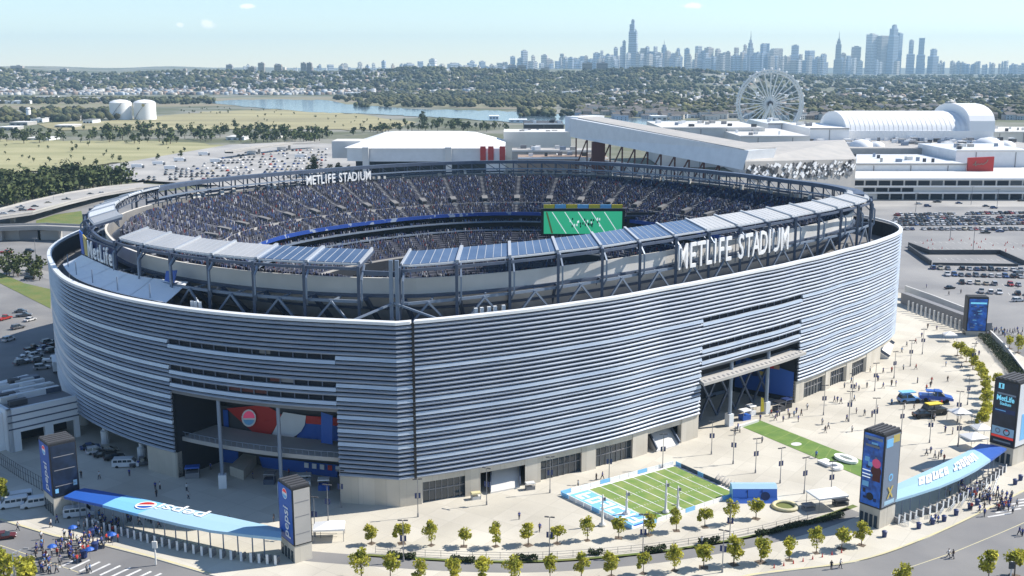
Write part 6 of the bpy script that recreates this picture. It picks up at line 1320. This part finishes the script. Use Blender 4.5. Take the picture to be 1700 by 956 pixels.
# lot behind the left rim: the nearest as cars, the others as one mass
far_lot = []
for j in range(11):
    y0 = 300-j*4.6; x0 = 215+j*19; x1 = 545
    a, c = G(x0, y0), G(x1, y0-6); n = int((c-a).length/4.2)
    for i in range(n):
        if random.random() < .72: far_lot.append((a.lerp(c, (i+.5)/n), j))
far_lot.sort(key=lambda t: t[0].y); room = max(0, 298-ncar)
seen = {}
for p, j in sorted(far_lot[:room], key=lambda t: t[0].x): seen[j] = seen.get(j, 0)+1; car(p, 1.5+random.uniform(-.1, .1), '%s in the %s row of the pale lot behind the rim' % (ordn(seen[j]-1), ORD[j]), 'pale left lot')
if far_lot[room:]:
    bm2 = MB().box((0, 0, .62), (4.5, 1.8, .75)).box((-.2, 0, 1.2), (2.5, 1.6, .55), 0, .85); P = np.array([(p.x, p.y, -.09) for p, j in far_lot[room:]]); N = len(P)
    cc = np.array([c for c, _ in CCOL])[RNG.integers(0, len(CCOL), N)]; o = bulk('far_cars', bm2.v, bm2.f, P, np.ones(N), RNG.uniform(1.4, 1.6, N), cc, 'attrcol'); tag(o, 'more cars packed at the back of the pale lot behind the left rim', 'cars')
trk = MB(); trk.mt(0).box((-1.5, 0, 2.3), (9.5, 2.5, 2.9)); trk.mt(1).box((4.4, 0, 1.5), (2.0, 2.4, 2.2)); trk.mt(2); [trk.tube((x, s*.95, .5), (x, s*1.2, .5), .5, n=10) for x in (-5, -3.8, 3.9) for s in (-1, 1)]; TRM = trk.mesh('truck', ['white', 'grey', 'tyre'])
for i, (x, y, a) in enumerate([(104, 590, 2.0), (100, 601, 2.0), (95, 612, 2.0), (33, 648, 1.0), (160, 283, .1), (230, 279, .1), (300, 268, .1), (340, 258, .1), (120, 290, .2), (210, 288, .2), (265, 274, .1), (420, 256, .1), (470, 250, .1), (500, 262, .1), (285, 282, .1), (360, 270, .1)]):
    o = addmesh('box_truck', TRM, None, G(x, y, -.09), (0, 0, a)); tag(o, ('white box truck, %s from the left in the shaded yard beside the annex' if i < 4 else 'white box truck, %s to be seen in the pale lot behind the left rim') % ORD[i if i < 4 else i-4], 'truck', 'box trucks')
# vans with parts, nearest to the camera
def big_van(x, y, rz, label, c=(.66, .68, .7)):
    r = empty('passenger_van', G(x, y, -.15), rz, label, 'van', 'white vans at the left'); x2, y2 = 3.0, 1.0
    b = MB(); prof = [(-3, .4), (-3, 1.9), (-2.8, 2.25), (1.4, 2.25), (2.2, 1.35), (2.95, 1.15), (3, .4)]; n = len(prof); V = [(px, -1, z) for px, z in prof]+[(px, 1, z) for px, z in prof]; b.add(V, [tuple(range(n)), tuple(range(2*n-1, n-1, -1))]+[(i, i+n, (i+1) % n+n, (i+1) % n) for i in range(n)]); o = addmesh('body', b.mesh('body', 'paint'), r); o.color = (*c, 1)
    for s in (-1, 1):
        for q in range(4): addmesh('side_window', MB().box((-2.2+q*1.05, s*1.005, 1.72), (.9, .03, .55)).mesh('side_window', 'glass'), r)
        for px in (-1.9, 1.9): addmesh('wheel', MB().tube((px, s*.75, .36), (px, s*1.03, .36), .36, n=12).mesh('wheel', 'tyre'), r)
        addmesh('headlight', MB().box((2.98, s*.7, .95), (.06, .35, .2)).mesh('headlight', 'white'), r)
    addmesh('windscreen', MB().quad((1.47, -.9, 2.21), (2.19, -.9, 1.42), (2.19, .9, 1.42), (1.47, .9, 2.21)).mesh('windscreen', 'glass'), r)
    for v in r.children[-1].data.vertices: v.co += Vector((.03, 0, .03))
    return r
rv = math.radians(205)
big_van(22, 842, rv, 'white passenger van with dark windows, nearest the left edge'); big_van(30, 833, rv, 'white passenger van half hidden behind the leftmost one'); big_van(60, 841, rv, 'white passenger van parked beside the leftmost pylon')
big_van(132, 857, .3, 'small pale vehicle under the left end of the forecourt roof', (.55, .6, .65)); big_van(210, 775, .1, 'white van in front of the pale pier left of the gate'); car(G(6, 893), .35, 'at the left edge on the lower road', 'lower road', 'sedan', ((.10, .014, .014), 'dark red'), z=-.15)
for i, (x, y) in enumerate(((150, 745), (160, 752), (172, 757), (190, 762), (235, 772), (205, 768), (180, 750))): car(G(x, y), .5, 'parked under the louvers by the undercroft', 'undercroft', z=.0)
# show cars on the right plaza: lifted trucks
def show_car(x, y, rz, label, c, s=1.35, kind='pickup', topc=None):
    r = empty('show_truck', G(x, y), rz, label, 'truck', 'show trucks on the right plaza'); o = addmesh('body', CM[kind], r); o.color = (*c, 1); o.scale = (s, s, s); o.location = (0, 0, .35)
    for sx in (-1, 1):
        for s2 in (-1, 1): addmesh('wheel', MB().tube((sx*1.95, s2*1.0, .62), (sx*1.95, s2*1.5, .62), .62, n=12).mesh('wheel', 'tyre'), r)
    if topc:
        addmesh('roof_board', MB().box((-.6, 0, 3.1), (4.2, 2.2, .25)).bar((-2, .8, 1.5), (-2, .8, 3.0), .1).bar((-2, -.8, 1.5), (-2, -.8, 3.0), .1).mesh('roof_board', topc), r)
show_car(1508, 668, .2, 'pale blue show truck standing alone on the right plaza', (.10, .28, .6), 1.25, 'suv', 'lightblue'); show_car(1553, 667, -.25, 'long bright blue show truck on the right plaza', (.02, .09, .4), 1.6, 'pickup', 'blue'); show_car(1552, 688, .3, 'black and yellow show truck on the right plaza', (.02, .02, .02), 1.5, 'suv', 'yellow'); show_car(1533, 693, .1, 'low dark show car in front of the blue truck', (.015, .015, .02), 1.2, 'sedan')
# cones
cm = MB(); cm.lathe([(.22, 0), (.22, .04), (.14, .05), (.03, .7), (0, .7)], 8); CNM = cm.mesh('traffic_cone', 'red')
for i in range(30):
    x, y = random.uniform(1530, 1700), random.uniform(397, 418); o = addmesh('traffic_cone', CNM, None, G(x, y, -.1)); o.scale = (1.6, 1.6, 1.6); tag(o, 'small orange cone on the empty part of the right lot', 'cone', 'cones on the right lot')
for i in range(8): o = addmesh('traffic_cone', CNM, None, G(1285+i*16, 944-i*3.6, -.15)); o.scale = (1.3, 1.3, 1.3); tag(o, 'red cone, %s from the left along the lower kerb' % ORD[i], 'cone', 'cones along the kerb')
# painted bay lines in the right lots
bl_ = MB()
for (x0, y0, x1, y1, st) in ((1543, 446, 1712, 450, 3.0), (1566, 457, 1712, 461, 3.0), (1590, 470, 1712, 475, 3.0), (1622, 485, 1712, 490, 3.0), (1520, 402, 1712, 404, 3.2), (1530, 412, 1712, 414, 3.2), (1560, 430, 1690, 432, 3.0)):
    a, c = G(x0, y0, -.094), G(x1, y1, -.094); d = (c-a).normalized(); n_ = Vector((-d.y, d.x, 0))
    for i in range(int((c-a).length/st)+1): p = a+d*(st*i); bl_.poly([p-n_*2.6-d*.08, p-n_*2.6+d*.08, p+n_*2.6+d*.08, p+n_*2.6-d*.08])
o = bl_.build('bay_lines', 'linewhite'); tag(o, 'worn white parking bay lines on the right lots', 'markings', kind='stuff')
# lot lamps
for i, (x, y, h) in enumerate(((1577, 398, 12), (1615, 420, 14), (1655, 345, 12), (1520, 352, 12), (1612, 340, 12), (60, 430, 10), (90, 345, 10), (95, 300, 14))):
    p = G(x, y, -.1); r = empty('mast_light', p, label='tall slim light mast, %s of the car lots and roads' % ORD[i], cat='lamp post', group='light masts in the lots'); MB().tube(p, p+Vector((0, 0, h)), .18, .1, 6).build('pole', 'grey', r); MB().box(p+Vector((0, 0, h)), (2.4, .5, .25)).build('lamp_head', 'grey', r)
# ================================================================ people
def person_mesh(pose, seed):
    me = bpy.data.meshes.new('person'); sw = {'stand': .04, 'walk': .24, 'stride': .34, 'arms': .06}[pose]
    J = {'pel': (0, 0, .95, .14, .11), 'wa': (0, 0, 1.12, .135, .10), 'ch': (0, .01, 1.34, .17, .115), 'nk': (0, .02, 1.50, .06, .06), 'h1': (0, .04, 1.60, .085, .095), 'h2': (0, .035, 1.72, .075, .085)}
    E = [('pel', 'wa'), ('wa', 'ch'), ('ch', 'nk'), ('nk', 'h1'), ('h1', 'h2')]
    for s, nm in ((-1, 'l'), (1, 'r')):
        f = s*sw
        J['hip'+nm] = (s*.09, 0, .90, .10, .10); J['kn'+nm] = (s*.10, f*.55+.03, .50, .07, .07); J['an'+nm] = (s*.10, f-.03*abs(f)*4, .09, .045, .05); J['to'+nm] = (s*.11, f+.15, .04, .045, .035)
        J['sh'+nm] = (s*.19, .0, 1.43, .065, .065)
        if pose == 'arms' and s > 0: J['el'+nm] = (s*.30, .12, 1.30, .048, .048); J['wr'+nm] = (s*.22, .30, 1.45, .036, .036); J['ha'+nm] = (s*.19, .36, 1.52, .04, .028)
        else: J['el'+nm] = (s*.25, -f*.45, 1.14, .048, .048); J['wr'+nm] = (s*.26, -f*.8+.08, .92, .036, .036); J['ha'+nm] = (s*.255, -f*.8+.12, .82, .042, .026)
        E += [('pel', 'hip'+nm), ('hip'+nm, 'kn'+nm), ('kn'+nm, 'an'+nm), ('an'+nm, 'to'+nm), ('ch', 'sh'+nm), ('sh'+nm, 'el'+nm), ('el'+nm, 'wr'+nm), ('wr'+nm, 'ha'+nm)]
    names = list(J); me.from_pydata([J[n][:3] for n in names], [(names.index(a), names.index(c)) for a, c in E], [])
    o = bpy.data.objects.new('person', me); col.objects.link(o); md = o.modifiers.new('skin', 'SKIN'); md.use_smooth_shade = True
    if not me.skin_vertices: me.attributes
    bm_ = bmesh.new(); bm_.from_mesh(me); ly = bm_.verts.layers.skin.verify()
    for v in bm_.verts:
        j = J[names[v.index]]; v[ly].radius = (j[3], j[4]); v[ly].use_root = (names[v.index] == 'pel')
    bm_.to_mesh(me); bm_.free()
    dg = bpy.context.evaluated_depsgraph_get(); m2 = bpy.data.meshes.new_from_object(o.evaluated_get(dg)); bpy.data.objects.remove(o)
    m2.materials.clear(); [m2.materials.append(M[k_]) for k_ in ('cloth', 'pants', 'skin', 'hair')]
    for p in m2.polygons:
        c = p.center; k_ = 0
        if c.z < .95 and abs(c.x) < .2: k_ = 1
        if c.z > 1.5: k_ = 2
        if c.z > 1.66 or (c.z > 1.58 and c.y < .02): k_ = 3
        if abs(c.x) > .2 and c.z < 1.2: k_ = 2
        if c.z < .08: k_ = 3
        p.material_index = k_
    m2.name = 'person'; return m2
PM = [person_mesh(p_, i) for i, p_ in enumerate(('stand', 'walk', 'stride', 'arms'))]
POSE = ['standing', 'walking', 'striding', 'raising an arm']
SH = [((.02, .05, .26), 'blue')]*9+[((.6, .6, .6), 'white')]*5+[((.015, .015, .02), 'black')]*4+[((.25, .26, .28), 'grey')]*2+[((.42, .03, .025), 'red')]*2+[((.10, .25, .5), 'light blue')]*2
npers = 0
def person(p, where, grp, rz=None):
    global npers
    k_ = random.choice([0, 0, 1, 1, 2, 3]); c, nm = random.choice(SH); o = addmesh('person', PM[k_], None, p, (0, 0, random.uniform(0, 6.28) if rz is None else rz)); s = random.uniform(.93, 1.05)*1.04; o.scale = (s, s, s); o.color = (*c, 1); npers += 1
    tag(o, 'person in a %s top %s %s' % (nm, POSE[k_], where), 'person', '%s tops, %s, %s' % (nm, POSE[k_], grp))
def in_plaza_z(x, y):                                   # the road lies a kerb lower
    if x < 400: return 0.0 if y < np.interp(x, [0, 90, 170, 250, 350], [863, 890, 905, 925, 954]) else -.15
    if x > 1200: return 0.0 if y < np.interp(x, [1250, 1419, 1541, 1658, 1750], [955, 933, 892, 837, 790]) else -.15
    return 0.0
def crowd_px(n, fn, where, grp):
    for _ in range(n): x, y = fn(); person(G(x, y, in_plaza_z(x, y)), where, grp)
def left_queue():
    f = random.random()**.8; return 200-135*f+random.gauss(0, 16), 868+72*f+random.gauss(0, 11)
crowd_px(108, left_queue, 'in the queue at the lower left', 'left queue')
crowd_px(26, lambda: (random.uniform(140, 300), random.uniform(858, 872)+random.uniform(0, .10)*40), 'near the turnstiles under the left roof', 'left turnstiles')
def right_queue():
    f = random.random(); return 1590+85*f+random.gauss(0, 12), 816+26*f+random.gauss(0, 9)
crowd_px(72, right_queue, 'in the queue at the right gate', 'right queue')
crowd_px(34, lambda: (random.uniform(1400, 1600), random.uniform(600, 735)), 'on the wide right plaza', 'right plaza strollers')
crowd_px(22, lambda: (random.uniform(1636, 1700), random.uniform(550, 560)), 'in the line beyond the blue pylon', 'far line')
for (x, y) in [(135, 793), (315, 786), (310, 815), (266, 812), (258, 812), (230, 775), (215, 790), (165, 795), (260, 825), (313, 828), (380, 868), (455, 866), (1545, 752), (1552, 760), (1558, 762), (1562, 758), (1538, 756), (1567, 765), (1484, 790), (1396, 670), (1390, 668), (1385, 667), (1480, 640), (1487, 641), (1570, 608), (1365, 705), (1375, 712), (1370, 718), (1330, 690), (1325, 700), (1340, 680), (1310, 695), (1300, 700), (1318, 692), (1322, 686), (1308, 688), (1290, 692), (1280, 690), (1287, 698), (1294, 690), (1262, 698), (1228, 718), (1220, 722), (1225, 714), (1126, 838), (1000, 795), (990, 797), (960, 810), (862, 862), (896, 882), (1165, 905), (1380, 945), (1395, 943), (1575, 925), (1582, 927), (1692, 888), (1697, 890), (1545, 868), (1552, 866), (1557, 868), (150, 950), (145, 952), (30, 880), (85, 875), (95, 868), (1505, 575), (1530, 560), (1520, 570), (1497, 585), (1620, 575), (1625, 590), (1540, 545), (1555, 548), (1575, 490), (1595, 487), (1538, 478), (1690, 478), (1700, 500), (480, 790), (510, 795), (420, 795), (350, 780), (1265, 735), (1355, 760), (1435, 690), (1460, 720)]:
    person(G(x, y, in_plaza_z(x, y)), 'on the %s' % ('left forecourt' if x < 520 else 'plaza by the silver wall' if x < 1200 else 'right plaza'), 'open ground %s' % (0 if x < 520 else 1 if x < 1200 else 2))
# umbrellas of blue over the left queue
um = MB(); um.lathe([(1.3, 2.3), (.7, 2.65), (0, 2.85)], 8); um.mt(1).tube((0, 0, 0), (0, 0, 2.85), .04, n=5); UM = um.mesh('parasol', ['blue', 'grey'])
for i, (x, y) in enumerate([(122, 893), (187, 905), (150, 930), (88, 925)]): o = addmesh('parasol', UM, None, G(x, y, in_plaza_z(x, y))); o.scale = (.7, .7, .95); tag(o, 'blue parasol over the left queue, %s' % ['the highest one', 'the rightmost one', 'the lowest one', 'the leftmost one'][i], 'parasol', 'blue parasols')
# ================================================================ haze
hz = MB(); hz.box((0, 6500, 248), (30000, 17000, 502)); hm = bpy.data.materials.new('haze'); hm.use_nodes = True; nt = hm.node_tree; nt.nodes.remove(nt.nodes['Principled BSDF'])
pv = nt.nodes.new('ShaderNodeVolumePrincipled'); pv.inputs['Color'].default_value = (.50, .77, 1.0, 1); pv.inputs['Density'].default_value = 6.0e-5; pv.inputs['Anisotropy'].default_value = 0.0; nt.links.new(pv.outputs[0], nt.nodes['Material Output'].inputs['Volume']); M['haze'] = hm
o = hz.build('haze', 'haze'); o['kind'] = 'stuff'; o['label'] = 'thin blue haze over the whole landscape'; o['category'] = 'haze'
